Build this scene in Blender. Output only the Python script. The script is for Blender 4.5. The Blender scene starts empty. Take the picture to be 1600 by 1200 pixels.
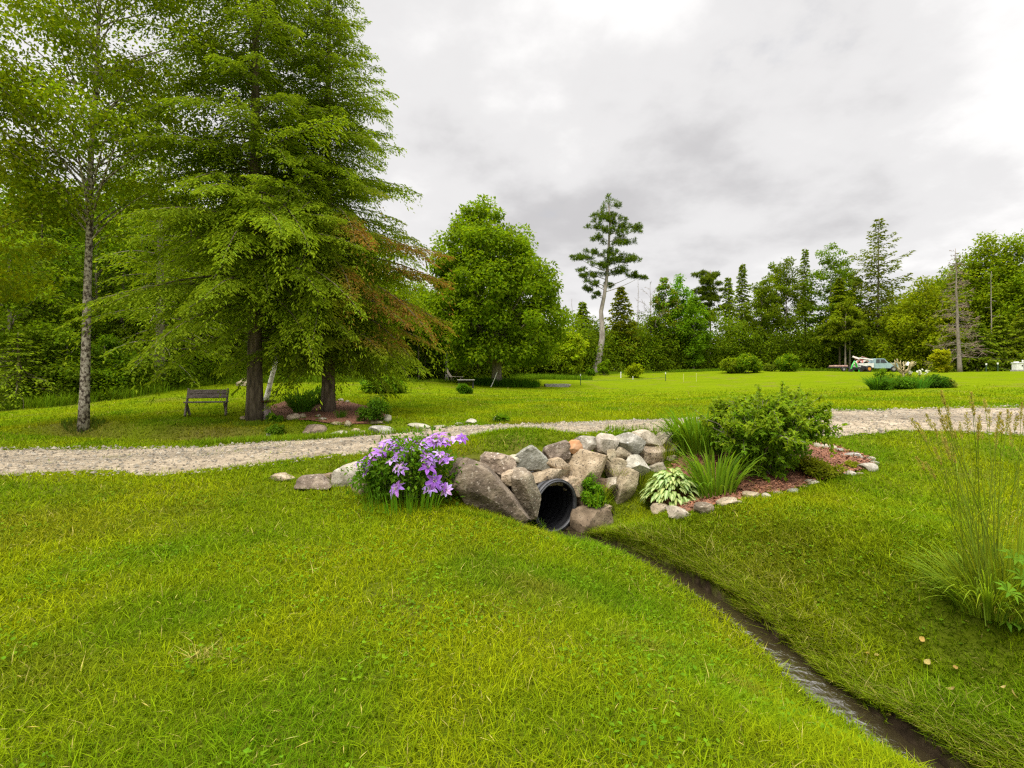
import bpy, bmesh, math
import numpy as np
from mathutils import Vector, Matrix, Euler

# ------------------------------------------------------------------ camera, sky, sun, exposure
SC = bpy.context.scene
COL = SC.collection
F, CX, HY, EYE = 800.0, 800.0, 590.0, 1.6          # photo focal length (px), centre column, horizon row, eye height

cam_d = bpy.data.cameras.new('camera')
cam_d.sensor_width = 36.0
cam_d.lens = 18.0
cam_d.shift_y = -10.0 / 1600.0
cam_d.clip_start = 0.05
cam_d.clip_end = 3000.0
cam = bpy.data.objects.new('camera', cam_d)
cam.location = (0, 0, EYE)
cam.rotation_euler = (math.radians(90), 0, 0)
COL.objects.link(cam)
SC.camera = cam

SUN_EL, SUN_AZ = math.radians(56), math.radians(215)   # azimuth clockwise from +Y: behind the camera, to the left
world = bpy.data.worlds.new('World')
SC.world = world
world.use_nodes = True
wn, wl = world.node_tree.nodes, world.node_tree.links
wn.clear()
def N(nodes, t, **kw):
    n = nodes.new(t)
    for k, v in kw.items():
        if k.startswith('i_'):
            n.inputs[k[2:].replace('_', ' ')].default_value = v
        else:
            setattr(n, k, v)
    return n
sky = N(wn, 'ShaderNodeTexSky', sky_type='NISHITA', sun_disc=False)
sky.sun_elevation = SUN_EL
sky.sun_rotation = SUN_AZ
bg_sky = N(wn, 'ShaderNodeBackground'); bg_sky.inputs['Strength'].default_value = 0.12
wl.new(sky.outputs[0], bg_sky.inputs['Color'])
tc = N(wn, 'ShaderNodeTexCoord')
sep = N(wn, 'ShaderNodeSeparateXYZ'); wl.new(tc.outputs['Generated'], sep.inputs[0])
zc = N(wn, 'ShaderNodeMath', operation='MAXIMUM'); wl.new(sep.outputs['Z'], zc.inputs[0]); zc.inputs[1].default_value = 0.0
za = N(wn, 'ShaderNodeMath', operation='ADD'); wl.new(zc.outputs[0], za.inputs[0]); za.inputs[1].default_value = 0.28
dx = N(wn, 'ShaderNodeMath', operation='DIVIDE'); wl.new(sep.outputs['X'], dx.inputs[0]); wl.new(za.outputs[0], dx.inputs[1])
dy = N(wn, 'ShaderNodeMath', operation='DIVIDE'); wl.new(sep.outputs['Y'], dy.inputs[0]); wl.new(za.outputs[0], dy.inputs[1])
cmb = N(wn, 'ShaderNodeCombineXYZ'); wl.new(dx.outputs[0], cmb.inputs[0]); wl.new(dy.outputs[0], cmb.inputs[1])
mp = N(wn, 'ShaderNodeMapping'); wl.new(cmb.outputs[0], mp.inputs[0]); mp.inputs['Location'].default_value = (5.7, 0.7, 2.6)
n1 = N(wn, 'ShaderNodeTexNoise'); wl.new(mp.outputs[0], n1.inputs['Vector'])
n1.inputs['Scale'].default_value = 0.72; n1.inputs['Detail'].default_value = 8; n1.inputs['Roughness'].default_value = 0.52; n1.inputs['Distortion'].default_value = 0.25
n2 = N(wn, 'ShaderNodeTexNoise'); wl.new(mp.outputs[0], n2.inputs['Vector'])
n2.inputs['Scale'].default_value = 2.2; n2.inputs['Detail'].default_value = 7; n2.inputs['Roughness'].default_value = 0.55
addn = N(wn, 'ShaderNodeMath', operation='MULTIPLY_ADD'); wl.new(n2.outputs['Fac'], addn.inputs[0]); addn.inputs[1].default_value = 0.62; wl.new(n1.outputs['Fac'], addn.inputs[2])
ramp = N(wn, 'ShaderNodeValToRGB'); ramp.color_ramp.interpolation = 'EASE'; wl.new(addn.outputs[0], ramp.inputs[0])
e = ramp.color_ramp.elements
e[0].position = 0.56; e[0].color = (0.485, 0.475, 0.48, 1)
e[1].position = 0.88; e[1].color = (0.82, 0.808, 0.797, 1)
m = ramp.color_ramp.elements.new(0.74); m.color = (0.665, 0.655, 0.653, 1)
# overcast sky is brighter overhead; boosted further above the view to light the scene
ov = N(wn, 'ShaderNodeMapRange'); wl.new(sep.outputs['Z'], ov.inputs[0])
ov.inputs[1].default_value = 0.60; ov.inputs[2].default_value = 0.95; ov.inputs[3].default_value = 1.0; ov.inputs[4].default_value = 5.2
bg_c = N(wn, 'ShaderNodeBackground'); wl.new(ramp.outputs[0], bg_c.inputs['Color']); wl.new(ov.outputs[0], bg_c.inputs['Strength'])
mixw = N(wn, 'ShaderNodeMixShader')
cover = N(wn, 'ShaderNodeMapRange'); wl.new(n2.outputs['Fac'], cover.inputs[0])
cover.inputs[1].default_value = 0.24; cover.inputs[2].default_value = 0.36; cover.inputs[3].default_value = 0.8; cover.inputs[4].default_value = 0.985
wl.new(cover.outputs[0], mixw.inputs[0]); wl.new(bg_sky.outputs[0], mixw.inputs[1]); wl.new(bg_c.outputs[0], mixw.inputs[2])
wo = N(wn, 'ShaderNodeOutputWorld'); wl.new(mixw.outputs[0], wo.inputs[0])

sun_d = bpy.data.lights.new('sun', 'SUN'); sun_d.energy = 2.2; sun_d.angle = math.radians(14); sun_d.color = (1.0, 0.95, 0.86)
sun = bpy.data.objects.new('sun', sun_d)
_sd = Vector((math.sin(SUN_AZ) * math.cos(SUN_EL), math.cos(SUN_AZ) * math.cos(SUN_EL), math.sin(SUN_EL)))
sun.rotation_euler = _sd.to_track_quat('Z', 'Y').to_euler()
sun.location = (0, 0, 60)
COL.objects.link(sun)

SC.view_settings.view_transform = 'Standard'
SC.view_settings.look = 'None'
SC.view_settings.exposure = 0.38
SC.view_settings.gamma = 1.0
SC.render.engine = 'CYCLES'
SC.cycles.use_denoising = False
SC.cycles.filter_width = 1.3
SC.cycles.max_bounces = 6
SC.cycles.diffuse_bounces = 4
SC.cycles.glossy_bounces = 2
SC.cycles.transmission_bounces = 3
SC.cycles.transparent_max_bounces = 4
SC.cycles.caustics_reflective = False
SC.cycles.caustics_refractive = False

# ------------------------------------------------------------------ numeric helpers
def rs(seed): return np.random.default_rng(seed)
def nrm(v):
    return v / np.maximum(np.linalg.norm(v, axis=-1, keepdims=True), 1e-9)
def sstep(a, b, x):
    t = np.clip((x - a) / (b - a), 0, 1)
    return t * t * (3 - 2 * t)
def _hash(ix, iy, iz, seed):
    h = (ix.astype(np.int64) * 374761393 + iy.astype(np.int64) * 668265263 + iz.astype(np.int64) * 2147483647 + seed * 1274126177) & 0xffffffff
    h = ((h ^ (h >> 13)) * 1274126177) & 0xffffffff
    h = h ^ (h >> 16)
    return (h & 0xffffff) / float(0xffffff)
def vnoise(p, seed=0):
    """value noise 0..1 on points (n,3)"""
    p = np.asarray(p, float)
    i = np.floor(p).astype(np.int64); f = p - i; f = f * f * (3 - 2 * f)
    r = 0
    for a in (0, 1):
        wx = f[:, 0] if a else 1 - f[:, 0]
        for b in (0, 1):
            wy = f[:, 1] if b else 1 - f[:, 1]
            for c in (0, 1):
                wz = f[:, 2] if c else 1 - f[:, 2]
                r = r + wx * wy * wz * _hash(i[:, 0] + a, i[:, 1] + b, i[:, 2] + c, seed)
    return r
def fbm(p, seed=0, o=4):
    p = np.asarray(p, float); r = 0; a = 0.5; s = 0
    for k in range(o):
        r = r + a * vnoise(p, seed + k); s += a; a *= 0.5; p = p * 2.03 + 11.7
    return r / s
def n2d(x, y, sc, seed=0, o=3):
    return fbm(np.stack([x * sc, y * sc, np.zeros_like(x)], 1), seed, o)

# ------------------------------------------------------------------ terrain
def P(px, py, d):
    return np.array([(px - CX) / F * d, d, EYE - (py - HY) / F * d])
ctrl = [(-3, 0, 0), (0, -4, 0), (-9, 0, 0), (0, 1, -.01), (1.2, 0.5, -.12), (4, -1, -.5), (9, 0, -.3), (-12, -8, 0), (10, -10, -.4)]
for q in [
    (800, 1133, 2.4), (500, 1133, 2.37), (1100, 1100, 2.6), (0, 900, 4.1), (300, 800, 6), (0, 800, 6), (600, 1000, 3.15), (600, 850, 4.95),
    (700, 850, 5.1), (1000, 1000, 3.6), (1150, 1100, 2.9), (850, 900, 4.65), (640, 775, 6.6), (700, 790, 6.3), (800, 818, 6.1), (480, 765, 6.9),
    (0, 742, 7.4), (300, 738, 7.7), (500, 715, 8.2), (700, 692, 8.8), (900, 680, 9.2), (1050, 676, 9.7), (1200, 674, 10.3), (1400, 673, 10.8), (1600, 680, 10.5),
    (0, 702, 10.4), (300, 700, 10.6), (500, 684, 11.2), (700, 668, 12), (900, 662, 12.5), (1050, 656, 13.2), (1300, 643, 14), (1600, 637, 14.5),
    (0, 668, 14), (130, 660, 14), (285, 650, 16.5), (400, 658, 15.5), (513, 643, 17), (600, 640, 18), (0, 642, 20), (200, 625, 22), (330, 605, 26),
    (600, 610, 28), (775, 604, 36), (640, 602, 32), (907, 600, 42), (900, 640, 17), (1000, 600, 44), (930, 583, 58), (1100, 590, 52), (1150, 582, 56), (1230, 580, 57),
    (1420, 607, 26), (1300, 590, 42), (1500, 582, 52), (1600, 606, 24), (1600, 580, 46), (1200, 610, 30), (1050, 625, 23),
    (1370, 730, 8.4), (1500, 800, 6.2), (1600, 960, 3.9), (1500, 950, 4.0), (1280, 755, 7.6), (1290, 697, 9.8), (1060, 803, 6.5),
    (1120, 880, 5.6), (1340, 1000, 4.3), (1500, 1010, 3.9), (1590, 1120, 3.1), (1200, 880, 5.3),
    (1000, 880, 5.65), (1150, 985, 4.5), (1320, 1125, 3.38), (895, 842, 6.65),
]: ctrl.append(tuple(P(*q)))
ctrl += [(11, 85, 2.6), (50, 80, 2.6), (-25, 40, 1.4), (-40, 25, .7), (-40, 8, .1), (20, 8, .2), (45, 20, 1.2), (-60, 90, 2), (0, 140, 3), (110, 60, 3), (90, 150, 3), (-100, 30, 1), (60, -20, 0), (-60, -30, 0), (0, -60, 0),
         (-250, 300, 3), (250, 300, 3), (300, -100, 1), (-300, -100, 1), (0, -300, 1)]
# bank behind the stacked stones: foot and crest
WD = np.array([0.875, 0.484]); WN_ = np.array([0.484, -0.875])   # along the wall, out of the wall
W0 = np.array([0.62, 7.22])
for u, zf, zt in ((-1.25, .02, .42), (-.6, -.3, .5), (0.0, -.55, .52), (.6, -.5, .55), (1.2, -.38, .58), (1.9, -.15, .56), (2.6, .12, .5)):
    a = W0 + WD * u + WN_ * 0.02; b = W0 + WD * u - WN_ * 1.0
    ctrl.append((a[0], a[1], zf)); ctrl.append((b[0], b[1], zt))
ctrl = np.array(ctrl, float)
def _phi(r2): return np.where(r2 > 1e-12, 0.5 * r2 * np.log(np.maximum(r2, 1e-12)), 0)
_n = len(ctrl)
_K = _phi(((ctrl[:, None, :2] - ctrl[None, :, :2]) ** 2).sum(2)) + np.eye(_n) * 0.004
_Pm = np.c_[np.ones(_n), ctrl[:, :2]]
_A = np.block([[_K, _Pm], [_Pm.T, np.zeros((3, 3))]])
_w = np.linalg.solve(_A, np.r_[ctrl[:, 2], 0, 0, 0])

def polyline_dist(x, y, path):
    """distance, signed side (+ right of travel), arclength fraction index to a 2-D polyline"""
    best = np.full(x.shape, 1e9); side = np.zeros_like(best); tt = np.zeros_like(best)
    for k in range(len(path) - 1):
        a, b = path[k], path[k + 1]; ab = b - a; L2 = ab @ ab
        t = ((x - a[0]) * ab[0] + (y - a[1]) * ab[1]) / L2
        tc_ = np.clip(t, 0, 1)
        ex, ey = x - a[0] - tc_ * ab[0], y - a[1] - tc_ * ab[1]
        d = np.hypot(ex, ey)
        s = ab[0] * ey - ab[1] * ex
        u = d < best
        best = np.where(u, d, best); side = np.where(u, -np.sign(s), side); tt = np.where(u, k + tc_, tt)
    return best, side, tt
STREAM = np.array([(.60, 7.24), (.80, 7.08), (1.15, 6.80), (1.55, 6.25), (1.83, 5.63), (2.02, 5.15), (2.14, 4.72), (2.24, 4.3), (2.30, 3.88), (2.46, 3.40), (2.70, 2.7), (3.3, 1.6), (3.9, 0.2), (4.6, -2.0)])
WATER = np.interp(np.arange(len(STREAM)), [0, 3, 8, 13], [-.555, -.62, -.74, -.95])
DITCH = np.array([(-2.6, 13.2), (-4.2, 13.0), (-6.5, 12.9), (-9, 12.9), (-11.5, 13.2)])
def tps(x, y):
    out = np.empty(x.shape)
    for i in range(0, len(x), 40000):
        xs, ys = x[i:i + 40000], y[i:i + 40000]
        r2 = (xs[:, None] - ctrl[None, :, 0]) ** 2 + (ys[:, None] - ctrl[None, :, 1]) ** 2
        out[i:i + 40000] = _phi(r2) @ _w[:_n] + _w[_n] + _w[_n + 1] * xs + _w[_n + 2] * ys
    return out
def stream_sd(x, y):
    d, s, t = polyline_dist(x, y, STREAM)
    return d, s, t
def H(x, y):
    x = np.atleast_1d(np.asarray(x, float)); y = np.atleast_1d(np.asarray(y, float))
    z = np.clip(tps(x, y), -1.2, 6)
    z = z + (n2d(x, y, 0.8, 5, 3) - .5) * 0.07 * sstep(1.0, 5, np.hypot(x, y))
    near = (x > -1.5) & (x < 7) & (y > -4) & (y < 9)
    if near.any():
        xs, ys = x[near], y[near]
        d, s, t = stream_sd(xs, ys)
        wob = (n2d(xs, ys, 3.0, 9, 2) - .5) * 0.10
        wl_ = np.interp(t, np.arange(len(STREAM)), WATER)
        # the near bank (left when facing downstream from the pipe is +x) rolls in gently, the far bank is undercut and steep
        right = s < 0
        ll = .05 + .07 * sstep(5.5, 8, t)
        e0 = np.where(right, .11, ll) + wob * .8                      # water's edge
        lipz = wl_ + np.where(right, .11, .05) + wob * .3
        ramp = np.where(right, 1.15, .62)
        behind = (t < 0.02) & (((xs - STREAM[0, 0]) * -WN_[0] + (ys - STREAM[0, 1]) * -WN_[1]) > 0.12)
        bed = wl_ - 0.10
        zz = z[near]
        f1 = sstep(0, .07, d - e0); f2 = np.clip((d - e0 - .05) / ramp, 0, 1); f2 = f2 * (2 - f2) * .45 + sstep(0, 1, f2) * .55
        prof_ = bed * (1 - f1) + (lipz * (1 - f2) + zz * f2) * f1
        prof_ = np.where(f2 >= 1, zz, np.minimum(prof_, np.maximum(zz, bed)))
        z[near] = np.where(behind, zz, prof_)
    dn = (x > -14) & (x < 0) & (y > 11) & (y < 16)
    if dn.any():
        d, s, t = polyline_dist(x[dn], y[dn], DITCH)
        z[dn] -= 0.48 * (1 - sstep(0.15, 1.25, d))
    return z
def H1(x, y): return float(H(x, y)[0])
_ts = np.geomspace(1.4, 110, 1600)
def hit(px, py):
    """where the sight line of a photo pixel meets the ground"""
    x = (px - CX) / F * _ts; z = EYE - (py - HY) / F * _ts
    g = H(x, _ts)
    k = np.argmax(z <= g)
    if not (z <= g).any(): k = len(_ts) - 1
    d = _ts[k]
    return np.array([(px - CX) / F * d, d, float(g[k])])
def G(px, d):
    x = (px - CX) / F * d
    return np.array([x, d, H1(x, d)])

# ------------------------------------------------------------------ mesh helpers
class MB:
    def __init__(s): s.V = []; s.T = []; s.Q = []; s.C = []; s.n = 0; s.tm = []; s.qm = []
    def add(s, V, T=None, Q=None, C=None, m=0):
        V = np.asarray(V, float).reshape(-1, 3)
        if T is not None and len(T): s.T.append(np.asarray(T, np.int64) + s.n); s.tm.append(np.full(len(T), m))
        if Q is not None and len(Q): s.Q.append(np.asarray(Q, np.int64) + s.n); s.qm.append(np.full(len(Q), m))
        if C is None: C = np.ones((len(V), 3)) * .5
        C = np.asarray(C, float)
        if C.ndim == 1: C = np.tile(C, (len(V), 1))
        s.V.append(V); s.C.append(C); s.n += len(V)
        return s
    def build(s, name, mats, parent=None, loc=None, smooth=False, color=True):
        me = bpy.data.meshes.new(name)
        V = np.concatenate(s.V) if s.V else np.zeros((0, 3))
        T = np.concatenate(s.T) if s.T else np.zeros((0, 3), np.int64)
        Q = np.concatenate(s.Q) if s.Q else np.zeros((0, 4), np.int64)
        me.vertices.add(len(V)); me.vertices.foreach_set('co', V.astype(np.float32).ravel())
        nl = len(T) * 3 + len(Q) * 4
        me.loops.add(nl); me.loops.foreach_set('vertex_index', np.r_[T.ravel(), Q.ravel()].astype(np.int32))
        me.polygons.add(len(T) + len(Q))
        st = np.r_[np.arange(len(T)) * 3, len(T) * 3 + np.arange(len(Q)) * 4].astype(np.int32)
        me.polygons.foreach_set('loop_start', st)
        me.polygons.foreach_set('loop_total', np.r_[np.full(len(T), 3), np.full(len(Q), 4)].astype(np.int32))
        mi = np.concatenate(s.tm + s.qm) if (s.tm or s.qm) else np.zeros(0)
        if not isinstance(mats, (list, tuple)): mats = [mats]
        for mt in mats: me.materials.append(mt)
        me.polygons.foreach_set('material_index', mi.astype(np.int32))
        me.polygons.foreach_set('use_smooth', np.full(len(T) + len(Q), smooth))
        if color:
            C = np.concatenate(s.C) if s.C else np.zeros((0, 3))
            at = me.attributes.new('Col', 'FLOAT_COLOR', 'POINT')
            at.data.foreach_set('color', np.c_[C, np.ones(len(C))].astype(np.float32).ravel())
        me.update(calc_edges=True)
        o = bpy.data.objects.new(name, me)
        COL.objects.link(o)
        if parent is not None: o.parent = parent
        if loc is not None: o.location = loc
        return o
def tag(o, label=None, cat=None, group=None, kind=None):
    if label: o['label'] = label
    if cat: o['category'] = cat
    if group: o['group'] = group
    if kind: o['kind'] = kind
    return o
def empty(name, loc, label, cat, group=None, rz=0):
    o = bpy.data.objects.new(name, None); COL.objects.link(o)
    o.empty_display_size = 0.1
    o.location = tuple(loc); o.rotation_euler = (0, 0, rz)
    return tag(o, label, cat, group)
def tube(mb, pts, rad, n=8, C=None, m=0, cap=True):
    pts = np.asarray(pts, float); k = len(pts); rad = np.broadcast_to(np.asarray(rad, float), (k,))
    tg = nrm(np.gradient(pts, axis=0))
    ref = np.where(np.abs(tg[:, 2:3]) > .9, np.array([[1., 0, 0]]), np.array([[0., 0, 1]]))
    ref = np.tile(ref[:1], (k, 1)) if np.ptp(ref) > 0 else ref
    a = nrm(np.cross(tg, ref)); b = np.cross(tg, a)
    th = np.arange(n) / n * 2 * np.pi
    V = pts[:, None] + rad[:, None, None] * (np.cos(th)[None, :, None] * a[:, None] + np.sin(th)[None, :, None] * b[:, None])
    V = V.reshape(-1, 3)
    i = np.arange(k - 1)[:, None] * n; j = np.arange(n)[None]; j2 = (j + 1) % n
    Q = np.stack([i + j, i + j2, i + n + j2, i + n + j], -1).reshape(-1, 4)
    T = None
    if cap:
        V = np.r_[V, pts[:1], pts[-1:]]
        T = np.r_[np.stack([np.full(n, k * n), (np.arange(n) + 1) % n, np.arange(n)], 1),
                  np.stack([np.full(n, k * n + 1), (k - 1) * n + np.arange(n), (k - 1) * n + (np.arange(n) + 1) % n], 1)]
    mb.add(V, T, Q, C, m)
def box(mb, c, s, R=None, C=None, m=0, bev=0.0):
    """a box with chamfered long edges"""
    c = np.asarray(c, float); h = np.asarray(s, float) / 2
    bm = bmesh.new(); bmesh.ops.create_cube(bm, size=1)
    for v in bm.verts: v.co = Vector((v.co.x * 2 * h[0], v.co.y * 2 * h[1], v.co.z * 2 * h[2]))
    if bev > 0: bmesh.ops.bevel(bm, geom=list(bm.edges), offset=bev, segments=1, affect='EDGES')
    bmesh.ops.triangulate(bm, faces=bm.faces[:])
    bm.verts.index_update()
    V = np.array([v.co[:] for v in bm.verts]); T = np.array([[v.index for v in f.verts] for f in bm.faces])
    bm.free()
    if R is not None: V = V @ np.asarray(R, float).T
    mb.add(V + c, T, None, C, m)
def rot(ax, ang):
    return np.array(Matrix.Rotation(ang, 3, ax))
def prism(mb, pts, y0, y1, C=None, m=0):
    """polygon in x-z extruded along y"""
    bm = bmesh.new()
    f = bm.faces.new([bm.verts.new((p[0], y0, p[1])) for p in pts])
    r = bmesh.ops.extrude_face_region(bm, geom=[f])
    for v in [g for g in r['geom'] if isinstance(g, bmesh.types.BMVert)]: v.co.y = y1
    bmesh.ops.triangulate(bm, faces=bm.faces[:]); bmesh.ops.recalc_face_normals(bm, faces=bm.faces[:])
    bm.verts.index_update()
    V = np.array([v.co[:] for v in bm.verts]); T = np.array([[v.index for v in f.verts] for f in bm.faces]); bm.free()
    mb.add(V, T, None, C, m)
def leaves(mb, Pb, D, Nn, L, W, C, fold=0.15, mid=0.45):
    """rhombic leaves: base points, directions, normals, lengths, widths, colours"""
    n = len(Pb)
    if n == 0: return
    D = nrm(D); S = nrm(np.cross(D, Nn)); U = np.cross(S, D)
    L = np.broadcast_to(L, (n,))[:, None]; W = np.broadcast_to(W, (n,))[:, None]
    v0 = Pb; v2 = Pb + D * L - U * L * fold * .6
    md = Pb + D * L * mid + U * L * fold * .5
    v1 = md + S * W * .5; v3 = md - S * W * .5
    V = np.stack([v0, v1, v2, v3], 1).reshape(-1, 3)
    Q = np.arange(n * 4).reshape(-1, 4)
    mb.add(V, None, Q, np.repeat(C, 4, 0))
def blades(mb, Pb, D, Hh, W, bend, C, segs=2):
    """grass blades: base, lean direction (xy unit), height, width, bend (horizontal reach)"""
    n = len(Pb)
    if n == 0: return
    D3 = np.c_[D, np.zeros(n)]; S = np.c_[-D[:, 1], D[:, 0], np.zeros(n)]
    # random facing of the blade
    Hh = np.broadcast_to(Hh, (n,))[:, None]; W = np.broadcast_to(W, (n,))[:, None]; bend = np.broadcast_to(bend, (n,))[:, None]
    up = np.array([[0, 0, 1.0]])
    rows = []
    for k in range(segs + 1):
        t = k / segs
        c = Pb + up * Hh * (t - 0.18 * t * t * np.minimum(bend / np.maximum(Hh, 1e-6), 2)) + D3 * bend * t * t
        if k < segs:
            w = W * (1 - .45 * t)
            rows.append(c + S * w * .5); rows.append(c - S * w * .5)
        else: rows.append(c)
    m = len(rows)
    V = np.stack(rows, 1).reshape(-1, 3)
    b = np.arange(n)[:, None] * m
    Q = np.concatenate([b + np.array([[2 * k, 2 * k + 1, 2 * k + 3, 2 * k + 2]]) for k in range(segs - 1)]) if segs > 1 else None
    k = segs - 1
    T = b + np.array([[2 * k, 2 * k + 1, 2 * k + 2]])
    mb.add(V, T, Q, np.repeat(C, m, 0))
def jit(rng, base, n, v=.25, hue=.12):
    base = np.asarray(base, float)
    c = np.tile(base, (n, 1)) * (1 + rng.uniform(-v, v, (n, 1)))
    h = rng.uniform(-hue, hue, n)
    c[:, 0] *= 1 + h; c[:, 2] *= 1 - h
    return np.clip(c, .002, 1)

# ------------------------------------------------------------------ materials
def mat(name):
    m = bpy.data.materials.new(name); m.use_nodes = True
    nt = m.node_tree; nt.nodes.clear()
    out = nt.nodes.new('ShaderNodeOutputMaterial')
    return m, nt.nodes, nt.links, out
def mat_leaf(name, transl=.4, rough=.7, spec=.06, gain=(1, 1, 1)):
    m, n, l, out = mat(name)
    a = N(n, 'ShaderNodeAttribute', attribute_name='Col')
    g = N(n, 'ShaderNodeMix', data_type='RGBA', blend_type='MULTIPLY'); g.inputs[0].default_value = 1
    l.new(a.outputs['Color'], g.inputs[6]); g.inputs[7].default_value = (*gain, 1)
    p = N(n, 'ShaderNodeBsdfPrincipled'); l.new(g.outputs[2], p.inputs['Base Color'])
    p.inputs['Roughness'].default_value = rough; p.inputs['Specular IOR Level'].default_value = spec
    t = N(n, 'ShaderNodeBsdfTranslucent')
    mul = N(n, 'ShaderNodeMix', data_type='RGBA', blend_type='MULTIPLY'); mul.inputs[0].default_value = 1
    l.new(g.outputs[2], mul.inputs[6]); mul.inputs[7].default_value = (1.5, 1.45, .7, 1)
    l.new(mul.outputs[2], t.inputs['Color'])
    mx = N(n, 'ShaderNodeMixShader'); mx.inputs[0].default_value = transl
    l.new(p.outputs[0], mx.inputs[1]); l.new(t.outputs[0], mx.inputs[2]); l.new(mx.outputs[0], out.inputs[0])
    return m
def mat_noise(name, cols, scale=8, detail=8, rough=.85, bump=.3, bscale=None, dist=0.01, stretch=(1, 1, 1), spec=.3, attr=False, coord='Object', lo=.3, hi=.7, speck=None, metal=0):
    """mottled surface: a ramp through cols, optional dark/light specks, optional tint from the Col attribute"""
    m, n, l, out = mat(name)
    tcn = N(n, 'ShaderNodeTexCoord'); mpn = N(n, 'ShaderNodeMapping'); mpn.inputs['Scale'].default_value = stretch
    l.new(tcn.outputs[coord], mpn.inputs[0])
    no = N(n, 'ShaderNodeTexNoise'); no.inputs['Scale'].default_value = scale; no.inputs['Detail'].default_value = detail; no.inputs['Roughness'].default_value = .6
    l.new(mpn.outputs[0], no.inputs['Vector'])
    r = N(n, 'ShaderNodeValToRGB'); l.new(no.outputs['Fac'], r.inputs[0])
    el = r.color_ramp.elements
    el[0].position = lo; el[0].color = (*cols[0], 1); el[1].position = hi; el[1].color = (*cols[-1], 1)
    for i, c in enumerate(cols[1:-1]):
        q = el.new(lo + (hi - lo) * (i + 1) / (len(cols) - 1)); q.color = (*c, 1)
    colr = r.outputs[0]
    if speck:
        sn = N(n, 'ShaderNodeTexNoise'); sn.inputs['Scale'].default_value = speck[0]; sn.inputs['Detail'].default_value = 4; l.new(mpn.outputs[0], sn.inputs['Vector'])
        sr = N(n, 'ShaderNodeMapRange'); l.new(sn.outputs['Fac'], sr.inputs[0]); sr.inputs[1].default_value = speck[2]; sr.inputs[2].default_value = speck[2] + .07
        mx = N(n, 'ShaderNodeMix', data_type='RGBA'); l.new(sr.outputs[0], mx.inputs[0]); l.new(colr, mx.inputs[6]); mx.inputs[7].default_value = (*speck[1], 1)
        colr = mx.outputs[2]
    if attr:
        a = N(n, 'ShaderNodeAttribute', attribute_name='Col')
        mu = N(n, 'ShaderNodeMix', data_type='RGBA', blend_type='MULTIPLY'); mu.inputs[0].default_value = 1
        l.new(colr, mu.inputs[6]); l.new(a.outputs['Color'], mu.inputs[7]); colr = mu.outputs[2]
    p = N(n, 'ShaderNodeBsdfPrincipled'); l.new(colr, p.inputs['Base Color']); p.inputs['Roughness'].default_value = rough
    p.inputs['Specular IOR Level'].default_value = spec; p.inputs['Metallic'].default_value = metal
    if bump:
        bn = N(n, 'ShaderNodeTexNoise'); bn.inputs['Scale'].default_value = bscale or scale * 3; bn.inputs['Detail'].default_value = 6; l.new(mpn.outputs[0], bn.inputs['Vector'])
        b = N(n, 'ShaderNodeBump'); b.inputs['Strength'].default_value = bump; b.inputs['Distance'].default_value = dist
        l.new(bn.outputs['Fac'], b.inputs['Height']); l.new(b.outputs[0], p.inputs['Normal'])
    l.new(p.outputs[0], out.inputs[0])
    return m
M_LEAF = mat_leaf('leaf', .45, gain=(1.55, 1.52, .75))
M_GRASS = mat_leaf('grass_blade', .3, .8, .02, gain=(1.22, 1.30, .8))
M_PETAL = mat_leaf('petal', .3, .6, .2)
M_BARK = mat_noise('hemlock_bark', [(.035, .027, .02), (.12, .09, .062), (.24, .19, .14)], 9, 8, .95, .9, 22, .03, (1, 1, .22))
M_BARKG = mat_noise('grey_bark', [(.08, .065, .05), (.22, .18, .14), (.36, .31, .25)], 6, 8, .95, .8, 16, .03, (1, 1, .25))
M_BIRCH = mat_noise('mottled_bark', [(.03, .022, .017), (.10, .075, .055), (.34, .29, .23), (.46, .41, .34)], 13, 7, .9, .5, 20, .012, (1, 1, .8), lo=.36, hi=.60)
M_WHITEB = mat_noise('white_bark', [(.08, .07, .06), (.45, .42, .37), (.62, .58, .52)], 5, 6, .85, .3, 14, .01, (.6, .6, 2.0), lo=.33, hi=.55)
M_PINEB = mat_noise('pale_pine_bark', [(.13, .105, .09), (.30, .26, .225), (.44, .39, .35)], 5, 7, .95, .5, 16, .02, (1, 1, .3))
M_DEADW = mat_noise('dead_wood', [(.16, .13, .105), (.33, .28, .24)], 7, 6, .95, .4, 18, .01)
M_ST = {
    'tan': mat_noise('tan_granite', [(.145, .108, .065), (.32, .257, .172), (.47, .395, .29)], 5.5, 10, .95, .8, 26, .022, speck=(42, (.10, .08, .06), .57), attr=True),
    'grey': mat_noise('grey_granite', [(.105, .095, .075), (.25, .23, .19), (.43, .40, .345)], 5.0, 10, .95, .8, 26, .022, speck=(42, (.45, .44, .40), .60), attr=True),
    'pale': mat_noise('pale_granite', [(.19, .165, .12), (.36, .32, .25), (.52, .475, .40)], 5.5, 10, .95, .7, 26, .018, speck=(42, (.16, .14, .11), .58), attr=True),
    'pink': mat_noise('pink_brown_granite', [(.062, .047, .035), (.155, .119, .088), (.30, .243, .18)], 5.0, 10, .95, .9, 24, .028, speck=(30, (.36, .31, .26), .60), attr=True),
    'orange': mat_noise('orange_stone', [(.26, .12, .05), (.42, .22, .11), (.5, .32, .2)], 5, 8, .9, .4, 34, .01, attr=True),
    'brown': mat_noise('brown_stone', [(.07, .048, .028), (.17, .122, .078), (.27, .205, .14)], 5, 9, .9, .5, 34, .012, speck=(40, (.06, .045, .03), .58), attr=True),
}
M_WOOD = mat_noise('weathered_wood', [(.075, .056, .046), (.175, .138, .118), (.285, .24, .212)], 5, 7, .9, .4, 20, .006, (1, 9, 9))
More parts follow.
